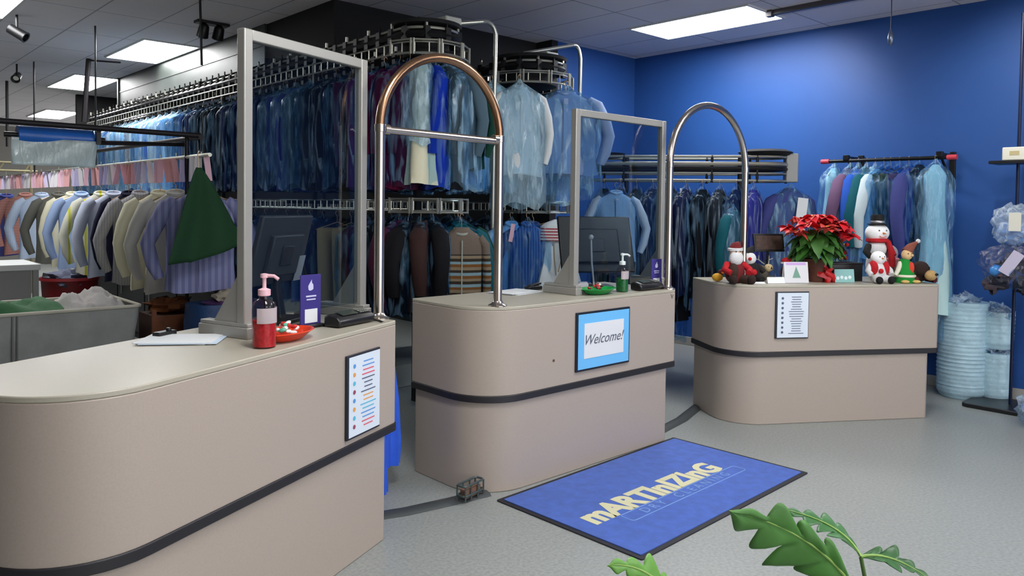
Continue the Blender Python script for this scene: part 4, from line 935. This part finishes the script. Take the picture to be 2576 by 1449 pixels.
part(t, 'arm', M('black_felt'), ('tube', [(-.07, 0, .29), (-.11, -.02, .24), (-.1, -.06, .2)], [.03, .028, .022], 10)); part(t, 'arm', redf, ('tube', [(.07, 0, .29), (.11, -.02, .26), (.12, -.05, .21)], [.03, .03, .025], 10))
part(t, 'eye', eye, ('ell', (-.032, -.07, .415), .007, 8, 6)); part(t, 'eye', eye, ('ell', (.032, -.07, .415), .007, 8, 6))
part(t, 'nose', M('carrot_orange', (225, 130, 60), .6), ('tube', [(0, -.07, .395), (0, -.115, .39)], [.011, .002], 8))
part(t, 'mouth', M('pink_cheek', (225, 150, 150), .8), ('tube', [(-.03, -.073, .372), (-.012, -.078, .362), (.012, -.078, .362), (.03, -.073, .372)], .004, 6))
# small snowman in a red waistcoat
t = on3('snowman_figure', 'small seated snowman in a red waistcoat before the tall snowman', .47, .13, 1.0, cat='figurine')
part(t, 'body', whitef, ('ell', (0, 0, .085), (.072, .06, .085), 20, 12))
part(t, 'head', M('snow_white'), ('ell', (0, -.005, .2), (.06, .052, .055), 20, 12))
for s in (-1, 1):
    part(t, 'waistcoat_side', redf, ('ell', (s*.05, -.012, .12), (.034, .05, .06), 14, 9)); part(t, 'arm', whitef, ('tube', [(s*.06, 0, .14), (s*.1, -.02, .1), (s*.09, -.05, .07)], [.024, .022, .02], 10))
    part(t, 'leg', whitef, ('tube', [(s*.03, -.03, .04), (s*.05, -.08, .032)], [.034, .03], 10)); part(t, 'shoe', M('black_felt'), ('ell', (s*.052, -.1, .03), (.026, .03, .03), 12, 8)); part(t, 'eye', eye, ('ell', (s*.02, -.052, .212), .005, 8, 6))
part(t, 'nose', M('carrot_orange'), ('tube', [(0, -.053, .2), (0, -.08, .198)], [.008, .002], 8)); part(t, 'bow', redf, ('ell', (-.015, -.065, .1), (.022, .012, .02), 10, 7))
# grey capped ornament
t = on3('plush_gnome', 'round grey and pink capped plush between the tall snowman and the elf', .20, .36)
part(t, 'body', M('pink_plush', (215, 140, 145), .9), ('lathe', [(.05, 0), (.06, .06), (.07, .15), (.075, .17), (.06, .19)], (0, 0, 0), 18)); part(t, 'cap', M('grey_plush', (172, 168, 172), .9, bump=.5, bs=200), ('ell', (0, 0, .22), (.07, .065, .075), 18, 12)); part(t, 'trim', M('pink_plush'), ('lathe', [(.066, .16), (.08, .17), (.08, .182), (.066, .19)], (0, 0, 0), 18))
# elf
t = on3('elf_plush', 'green and red elf plush with a pointed rust hat on the far counter', .215, .15)
part(t, 'body', greenf, ('lathe', [(.075, .0), (.085, .03), (.07, .09), (.045, .17), (.03, .19)], (0, 0, 0), 18))
part(t, 'tunic_front', M('orange_red', (220, 70, 45), .85), ('ell', (.022, -.05, .12), (.025, .022, .05), 12, 8)); part(t, 'belt', M('cream_trim', (225, 220, 200), .8), ('lathe', [(.083, .045), (.088, .05), (.086, .062), (.08, .066)], (0, 0, 0), 18))
part(t, 'head', M('elf_skin', (228, 190, 140), .85), ('ell', (.012, -.01, .225), (.045, .04, .045), 16, 10)); part(t, 'nose', M('elf_skin'), ('ell', (.03, -.05, .222), .012, 8, 6))
for s in (-1, 1): part(t, 'eye', eye, ('ell', (.012+s*.016, -.046, .235), .005, 8, 6))
part(t, 'hat', M('rust_felt', (135, 75, 58), .9), ('tube', [(.02, 0, .245), (.05, .0, .285), (.085, 0, .31), (.105, 0, .325)], [.044, .034, .02, .01], 14)); part(t, 'pompom', whitef, ('ell', (.118, 0, .335), .018, 10, 8))
part(t, 'arm', M('cream_trim'), ('tube', [(-.035, 0, .16), (-.08, -.03, .1), (-.11, -.04, .06)], [.02, .018, .014], 10)); part(t, 'arm', M('peach_plush', (225, 150, 110), .85), ('tube', [(.04, 0, .16), (.075, -.02, .1), (.1, -.03, .07)], [.02, .018, .016], 10))
for s in (-1, 1): part(t, 'foot', M('yellow_felt', (215, 185, 110), .85), ('ell', (s*.05, -.08, .014), (.034, .028, .014), 12, 8))
# lying dark dog plush
t = on3('dog_plush', 'dark brown lying dog plush with a tan muzzle at the counter corner', .075, .15, 1.25)
part(t, 'body', brownf, ('ell', (0, .03, .055), (.09, .07, .055), 18, 12)); part(t, 'head', brownf, ('ell', (-.01, -.02, .09), (.055, .05, .05), 16, 10)); part(t, 'muzzle', tanf, ('ell', (.025, -.07, .052), (.038, .035, .034), 14, 10)); part(t, 'nose', eye, ('ell', (.04, -.105, .06), (.012, .008, .009), 10, 7))
for s in (-1, 1): part(t, 'ear', brownf, ('ell', (-.01+s*.05, -.01, .075), (.015, .03, .04), 12, 8)); part(t, 'paw', M('maroon_plush', (85, 28, 30), .9), ('tube', [(s*.05, 0, .03), (s*.07, -.06, .02)], [.024, .02], 10)); part(t, 'eye', eye, ('ell', (.0+s*.018, -.066, .1), .005, 8, 6))
# Santa and doll
t = on3('santa_plush', 'white bearded Santa plush in a dark red hat left of the arch foot', 1.66, .20, 1.05)
part(t, 'body', M('dark_red_plush', (110, 22, 26), .9), ('ell', (0, 0, .08), (.075, .065, .09), 18, 12)); part(t, 'coat_front', M('brown_coat', (60, 40, 32), .9), ('ell', (-.03, -.04, .09), (.04, .035, .06), 14, 9))
part(t, 'head', M('plush_skin'), ('ell', (0, -.01, .22), (.045, .042, .05), 16, 10)); part(t, 'beard', whitef, ('ell', (-.005, -.03, .185), (.055, .035, .055), 16, 10)); part(t, 'hat', M('dark_red_plush'), ('tube', [(0, 0, .24), (.01, .005, .275), (.035, .01, .3)], [.05, .04, .012], 14)); part(t, 'hat_trim', whitef, ('lathe', [(.045, .235), (.056, .24), (.056, .255), (.045, .26)], (0, 0, 0), 16))
for s in (-1, 1):
    part(t, 'arm', redf, ('tube', [(s*.06, 0, .14), (s*.1, -.04, .1), (s*.07, -.08, .08)], [.026, .024, .022], 10)); part(t, 'leg', M('brown_coat'), ('tube', [(s*.035, -.03, .035), (s*.065, -.11, .03)], [.034, .03], 10)); part(t, 'boot', brownf, ('ell', (s*.07, -.13, .035), (.03, .03, .035), 12, 8)); part(t, 'eye', eye, ('ell', (s*.016, -.05, .235), .005, 8, 6))
t = on3('rag_doll', 'white headed plush in a red and black coat right of the arch foot', 1.48, .28, 1.0)
part(t, 'body', M('black_plush', (24, 20, 22), .9), ('ell', (0, 0, .08), (.07, .06, .085), 16, 10)); part(t, 'head', whitef, ('ell', (-.02, -.01, .185), (.052, .045, .05), 16, 10)); part(t, 'nose', redf, ('ell', (-.04, -.055, .185), .014, 10, 7)); part(t, 'bow', redf, ('ell', (-.01, -.06, .08), (.03, .02, .025), 12, 8))
part(t, 'hat', M('black_plush'), ('tube', [(-.02, .01, .21), (.0, .02, .25), (.03, .03, .28)], [.045, .03, .008], 12))
for s in (-1, 1): part(t, 'arm', M('black_plush'), ('tube', [(s*.05, 0, .13), (s*.09, -.04, .08)], [.024, .02], 10)); part(t, 'leg', M('black_plush'), ('tube', [(s*.03, -.03, .03), (s*.05, -.09, .025)], [.028, .025], 10))
t = on3('toy_duck', 'small yellow toy at the left end of the far counter', 1.755, .30, cat='toy')
part(t, 'body', M('yellow_toy', (222, 165, 40), .7), ('ell', (0, 0, .035), (.045, .035, .033), 14, 9)); part(t, 'head', M('brown_toy', (90, 30, 30), .8), ('ell', (.03, 0, .075), (.025, .025, .024), 12, 8)); part(t, 'beak', M('orange_toy', (230, 120, 40), .7), ('tube', [(.03, -.02, .072), (.03, -.045, .068)], [.01, .003], 8))
t = on3('twig_plush', 'grey twiggy reindeer plush with tan head behind the blank white card', 1.345, .34, .9)
part(t, 'body', M('grey_brown_plush', (92, 86, 78), .95, bump=.6, bs=150), ('ell', (0, 0, .07), (.06, .05, .07), 16, 10)); part(t, 'head', M('tan_head', (190, 168, 125), .9), ('ell', (.03, -.04, .12), (.04, .035, .035), 14, 9)); part(t, 'nose', eye, ('ell', (.04, -.078, .12), .008, 8, 6))
for s in (-1, 1):
    part(t, 'antler', M('grey_twig', (150, 150, 145), .8), ('tube', [(.02+s*.02, -.02, .15), (s*.05, -.01, .19), (s*.09, 0, .2)], [.006, .005, .003], 6), ('tube', [(s*.05, -.01, .19), (s*.05, -.01, .23)], [.005, .003], 6)); part(t, 'leg', M('grey_brown_plush'), ('tube', [(s*.04, -.02, .03), (s*.07, -.09, .025)], [.024, .02], 10)); part(t, 'eye', eye, ('ell', (.03+s*.014, -.07, .132), .004, 8, 6))
t = on3('red_cap_plush', 'small plush in a red cap peeking behind the tree picture card', 1.12, .36, .95)
part(t, 'body', M('plum_plush', (70, 24, 40), .9), ('ell', (0, 0, .07), (.06, .05, .075), 14, 9)); part(t, 'cap', redf, ('ell', (0, 0, .165), (.055, .05, .035), 16, 9)); part(t, 'cap_trim', whitef, ('lathe', [(.05, .14), (.058, .145), (.056, .16), (.048, .16)], (0, 0, 0), 16))
# cards and signs
def card(a, b, W, H, label, mt, name='greeting_card', tilt=.15, deco=None):
    t = on3(name, label, a, b, cat='card'); T = Matrix.Translation((0, 0, .002)) @ Matrix.Rotation(-tilt, 4, 'X')
    g = MB(); g.T = T; g.box((0, 0, H/2), (W, .003, H)); obj('front', g, mt, t)
    g = MB(); g.T = Matrix.Translation((0, 2*H*sin(tilt), .002)) @ Matrix.Rotation(tilt, 4, 'X'); g.box((0, 0, H/2), (W, .003, H)); obj('back', g, white, t)
    if deco: deco(t, T)
card(1.355, .11, .145, .05, 'blank white folded card lying low on the far counter front edge', white, tilt=.3)
def tree(t, T):
    g = MB(); g.T = T
    g.rings([[(x, y, z) for x, z in ((-.035, .04), (.035, .04), (.0, .13))] for y in (-.0018, -.0028)]); obj('printed_tree', g, M('sage_print', (120, 160, 145), .7), t)
    g = MB(); g.T = T; g.box((.0, -.002, .15), (.17, .001, .02)); obj('printed_band', g, M('lilac_print', (205, 170, 225), .7), t)
card(1.165, .14, .205, .165, 'white picture card of a small tree on the far counter', M('pale_card', (222, 222, 228), .6), deco=tree)
def flakes(t, T):
    for i in range(4):
        g = MB(); g.T = T; g.ell((-.06+.035*i, -.002, .035+.006*(i % 2)), (.014, .001, .014), 8, 6); obj('printed_shape', g, M('white_print', (225, 238, 240), .7), t)
card(.735, .16, .17, .105, 'pale teal picture card right of the plant pot', M('teal_card', (140, 190, 188), .6), deco=flakes)
t = on3('black_box', 'plain black box between the plant pot and the snowmen', .66, .34, cat='box'); obj('box', MB().box((0, 0, .07), (.30, .16, .14)), black, t, bevel=.004); obj('lid', MB().box((0, 0, .145), (.31, .17, .012)), black, t, bevel=.003)
t = on3('framed_sign', 'black framed brown sign on a stand behind the plush toys', 1.215, .50, cat='sign')
T = Matrix.Translation((0, 0, .30)) @ Matrix.Rotation(-.2, 4, 'X'); g = MB(); g.T = T; g.box((0, 0, 0), (.27, .02, .15)); obj('frame', g, black, t, bevel=.004)
g = MB(); g.T = T; g.box((0, -.0105, 0), (.235, .003, .115)); obj('sign_face', g, M('brown_sign_face', (70, 50, 42), .5, var=.35, vs=30), t)
obj('stand', MB().tube([(0, .01, 0), (0, .01, .26)], .01, 8), blackm, t); obj('base', MB().lathe([(.06, 0), (.06, .01), (.02, .015)], n=16), black, t)
card(1.53, .10, .16, .03, 'flat white card lying at the arch foot on the far counter', white, tilt=1.2)

# poinsettia
t = on3('poinsettia', 'red poinsettia with green leaves in a brown wrapped pot', .93, .26, 1.0, cat='potted plant')
part(t, 'pot', M('brown_wrapped_pot', (92, 50, 36), .6, var=.2, vs=20), ('lathe', [(.06, 0), (.068, .02), (.085, .15), (.095, .185), (.08, .18), (.07, .14)], (0, 0, 0), 22))
part(t, 'ribbon', M('glossy_red_ribbon', (195, 25, 30), .35), ('ell', (.06, -.07, .07), (.05, .022, .055), 14, 9, None, 2), ('tube', [(.03, -.08, .09), (.09, -.09, .05), (.12, -.07, .012)], [.02, .024, .02], 10))
part(t, 'soil', M('soil', (45, 32, 25), .95), ('lathe', [(.001, .165), (.075, .165), (.075, .172), (.001, .175)], (0, 0, 0), 18))
rnd = random.Random(12)
def leafshape(mb, base, d, L, W, droop, twist=0, nseg=7, lob=0):
    base = Vector(base); d = Vector(d).normalized(); s = d.cross(Vector((0, 0, 1)))
    s = (s.normalized() if s.length > .05 else Vector((1, 0, 0))); s = Matrix.Rotation(twist, 3, d) @ s; nn = s.cross(d)
    vs = []
    for i in range(nseg+1):
        u = i/nseg; wd = W*(sin(pi*min(1, u**.8*.98+.02)))*(1+lob*(.3 if i % 2 else -.1)); c = base+d*L*u+Vector((0, 0, -droop*L*u*u))
        vs += [c-s*wd+nn*wd*.25, c, c+s*wd+nn*wd*.25]
    fs = []
    for i in range(nseg):
        for k in (0, 1): fs.append((i*3+k, i*3+k+1, (i+1)*3+k+1, (i+1)*3+k))
    mb.add(vs, fs)
redl = M('poinsettia_red', (215, 34, 44), .55, var=.2, vs=12); redl2 = M('poinsettia_coral', (215, 70, 62), .55, var=.2, vs=12)
grl = M('poinsettia_green', (58, 105, 40), .5, var=.3, vs=10)
g = MB()
for i in range(16):
    a = rnd.uniform(0, 6.28); q = rnd.uniform(.02, .17); g.tube([(0, 0, .17), (q*.4*cos(a), q*.4*sin(a), .3), (q*cos(a), q*sin(a)*.8, .5-q*.9)], .004, 5)
obj('stems', g, M('green_stem', (90, 110, 60), .7), t)
heads = [(-.21, -.04, .40), (-.15, -.10, .46), (-.07, -.05, .52), (0, -.10, .52), (.08, -.04, .50), (.15, -.08, .47), (.21, -.03, .44), (.25, -.06, .37), (-.10, .08, .50), (.05, .1, .52), (.16, .08, .47), (-.2, .08, .43), (-.02, -.18, .44), (.24, .08, .40)]
for i, h in enumerate(heads):
    g = MB()
    for k in range(11):
        a = k*2.399+i; el_ = rnd.uniform(-.15, .35); leafshape(g, h, (cos(a), sin(a), el_), rnd.uniform(.075, .12), rnd.uniform(.03, .045), rnd.uniform(.2, .7), rnd.uniform(-.4, .4), lob=.5)
    obj('red_flower_head', g, redl if i % 4 else redl2, t, ang=80); 
    g = MB()
    for k in range(5): g.ell((h[0]+.008*cos(k*1.3), h[1]+.008*sin(k*1.3), h[2]+.008), .005, 6, 5)
    obj('flower_centre', g, M('yellow_centre', (215, 190, 70), .6), t)
g = MB()
for i in range(110):
    a = rnd.uniform(0, 6.28); q = rnd.uniform(.03, .15); z = rnd.uniform(.22, .42)
    leafshape(g, (q*cos(a), q*sin(a)*.8, z), (cos(a), sin(a), rnd.uniform(-.5, .2)), rnd.uniform(.09, .14), rnd.uniform(.034, .052), rnd.uniform(.3, .9), rnd.uniform(-.5, .5), lob=.3)
o = obj('green_foliage', g, grl, t, ang=80); o['kind'] = 'stuff'
t = on3('christmas_pick', 'small red and gold Christmas spray between plant and tall snowman', .58, .44, cat='decoration')
obj('vase', MB().lathe([(.035, 0), (.045, .03), (.03, .1), (.034, .14)], n=16), M('dark_vase', (60, 30, 30), .4), t)
g = MB()
for i in range(26):
    a = rnd.uniform(0, 6.28); leafshape(g, (0, 0, .14+.008*i), (cos(a), sin(a), .7), .07, .018, .4)
obj('gold_leaves', g, M('gold_green_leaf', (165, 150, 70), .5), t, ang=80)
for i in range(9): a = i*2.4; obj('red_berry', MB().ell((.035*cos(a), .035*sin(a), .18+.022*i), .018, 10, 7), redf, t)

# ------------------------------------------------------------------ foreground split-leaf plant
t = thing('split_leaf_plant', 'large green split-leaf houseplant whose leaves rise at the bottom right', 'potted plant', (1.30, .42, 0))
obj('pot', MB().lathe([(.11, 0), (.13, .02), (.165, .3), (.175, .31), (.155, .31), (.12, .04)], n=28), M('grey_planter', (120, 118, 115), .6), t)
obj('soil', MB().lathe([(.001, .27), (.155, .27), (.155, .28), (.001, .285)], n=20), M('soil'), t)
pb = Vector((1.30, .42, 0))
CR, CU = rx, Vector((0, 0, 1))
def frond(P0, P1, P2, lobes, W, mt, tip=.5, side=None, sweep=.10, cup=.12, seed=1, w2=None):
    P0, P1, P2 = Vector(P0)-pb, Vector(P1)-pb, Vector(P2)-pb; rnd = random.Random(seed); g = MB(); N = lobes*12; K = 6
    L = (P2-P0).length
    def mid(u): u = min(1.0, max(0, u)); return P0*(1-u)**2+P1*2*u*(1-u)+P2*u*u
    vs = []
    amp = [[rnd.uniform(.45, 1.35) for _ in range(lobes+1)] for _ in range(2)]
    for i in range(N+1):
        u = i/N; tg = (mid(u+.02)-mid(u-.02)).normalized(); s = (side or tg.cross(Vector((0, 0, 1)))); s = (Vector(s)-tg*Vector(s).dot(tg)).normalized(); nn = s.cross(tg)
        env = sin(pi*min(1, .12+.88*u**.85))**.7*(1-.25*u)
        for sd in (-1, 1):
            li = int(u*lobes); ph = u*lobes-li; n_ = max(0, sin(pi*ph))**.75
            wd = W*(1 if sd < 0 else (w2 or 1))*env*(.34+.66*n_**1.6*amp[0 if sd < 0 else 1][li]); row = []
            for k in range(1, K+1):
                q = k/K; c = mid(u)+tg*(sweep*q*q*env*(.4+n_*.6))*(1-u*.5)
                row.append(c+s*sd*wd*q+nn*(-cup*wd*q*q+.05*W*n_*sin(q*3)+.015*W*sin(u*40+q*4)))
            vs += (row[::-1]+[mid(u)]) if sd < 0 else row
    R = 2*K+1; fs = [(i*R+j, i*R+j+1, (i+1)*R+j+1, (i+1)*R+j) for i in range(N) for j in range(R-1)]
    g.add(vs, fs); lf = obj('leaf', g, mt, t, ang=80, solid=.0008)
    m_ = MB(); m_.tube([mid(i/12)+Vector((0, 0, .001)) for i in range(13)], [.0028*(1-i/14) for i in range(13)], 6); obj('midrib', m_, M('midrib_green', (150, 185, 95), .5), lf)
    q0 = Vector((0, 0, .28)); c = q0.lerp(P0, .55)+Vector((0, 0, .14))
    m_ = MB(); m_.tube([q0*(1-f)**2+c*2*f*(1-f)+P0*f*f for f in [i/14 for i in range(15)]], [.0065-.003*i/14 for i in range(15)], 8); obj('leaf_stalk', m_, M('stalk_green', (110, 150, 80), .5), t)
lg = M('leaf_green', (74, 128, 54), .5, var=.22, vs=9); lg2 = M('leaf_dark_green', (52, 102, 52), .4, var=.22, vs=9); lg3 = M('leaf_light_green', (92, 148, 52), .45, var=.2, vs=9)
cs = CR*.85+CU*.35
frond((1.294, .547, 1.01), (1.217, .581, 1.115), (1.057, .637, 1.170), 4, .088, lg, side=CR*.6+CU*.75, sweep=.075, seed=3, w2=.5)
frond((1.368, .561, 1.029), (1.385, .602, 1.075), (1.323, .687, 1.088), 5, .030, lg2, side=CU*.5+fw*.85, sweep=.03, seed=5)
frond((1.368, .561, 1.029), (1.406, .526, 1.043), (1.43, .462, 1.00), 4, .026, lg2, side=CU*.5+fw*.85, sweep=.03, seed=8)
frond((.995, .689, 1.02), (.968, .716, 1.09), (.901, .75, 1.092), 4, .030, lg3, side=CU*.8+fw*.5, sweep=.03, seed=9)
frond((1.263, .508, 1.0), (1.22, .52, 1.045), (1.17, .55, 1.03), 4, .035, lg, side=CU*.7+CR*.5, sweep=.03, seed=11)


# made-up black cabinet, put in to darken the bright floor behind the shirts
t = thing('dark_filler_cabinet', 'long low black cabinet added to darken the floor behind the left shirt rail', 'cabinet', (3.2, 10.0, 0))
obj('carcass', MB().box((0, 0, .42), (.5, 5.2, .76)), dark, t, bevel=.006)
obj('plinth', MB().box((0, 0, .02), (.44, 5.1, .04)), M('black_plastic'), t)
for i in range(5):
    d_ = obj('door', MB().box((-.258, -2.08+i*1.04, .43), (.014, 1.0, .68)), M('charcoal_door', (30, 30, 33), .5), t, bevel=.003)
    obj('handle', MB().tube([(-.275, -1.75+i*1.04, .5), (-.275, -1.75+i*1.04, .62)], .007, 8), steel, d_)
for i in range(14):
    c = ('black', 'navy', 'charcoal')[i % 3]
    hang('coat', c, (3.38, 8.75+i*.3, 1.585), random.uniform(-.25, 0), f'{COLNAME.get(c, c)} coat in the dim far part of the lower left run', 'clothing', f'{COLNAME.get(c, c)} coats in the far part of the lower left run', s=(.95, .9, .66), seed=i, bag=1.0, filmm=filmd)

# ------------------------------------------------------------------ finer parts move under the part they sit on
SUB = dict(head=('eye', 'nose', 'mouth', 'beard', 'beak', 'antler', 'muzzle', 'ear'), hat=('hat_band', 'hat_trim', 'pompom'), cap=('cap_trim',), paper=('printed_text',), white_card=('lettering',), housing=('screen', 'mount_plate', 'paper_note'),
           body=('keypad', 'screen', 'belt', 'tunic_front', 'bow', 'coat_front', 'scarf'), front=('printed_tree', 'printed_band', 'printed_shape'), bottle=('label_wrap', 'liquid', 'pump_head'), card=('emblem', 'blank_square'), frame=('sign_face',), lamp_head=('reflector', 'bulb'), canvas=('seam', 'rim'), carpet=('lettering', 'subtitle_lettering', 'subtitle_outline'))
base = lambda n: n.split('.')[0]
for top in [o for o in C.objects if o.parent is None and o.type == 'EMPTY']:
    kids = list(top.children)
    for p in kids:
        if base(p.name) in SUB:
            for k in kids:
                if base(k.name) in SUB[base(p.name)] and k.parent is top and p.parent is top and not k.children and p.location.length == 0: k.parent = p
    hs = [k for k in kids if base(k.name) == 'red_flower_head']; cs_ = [k for k in kids if base(k.name) == 'flower_centre']
    for a, b in zip(hs, cs_): b.parent = a
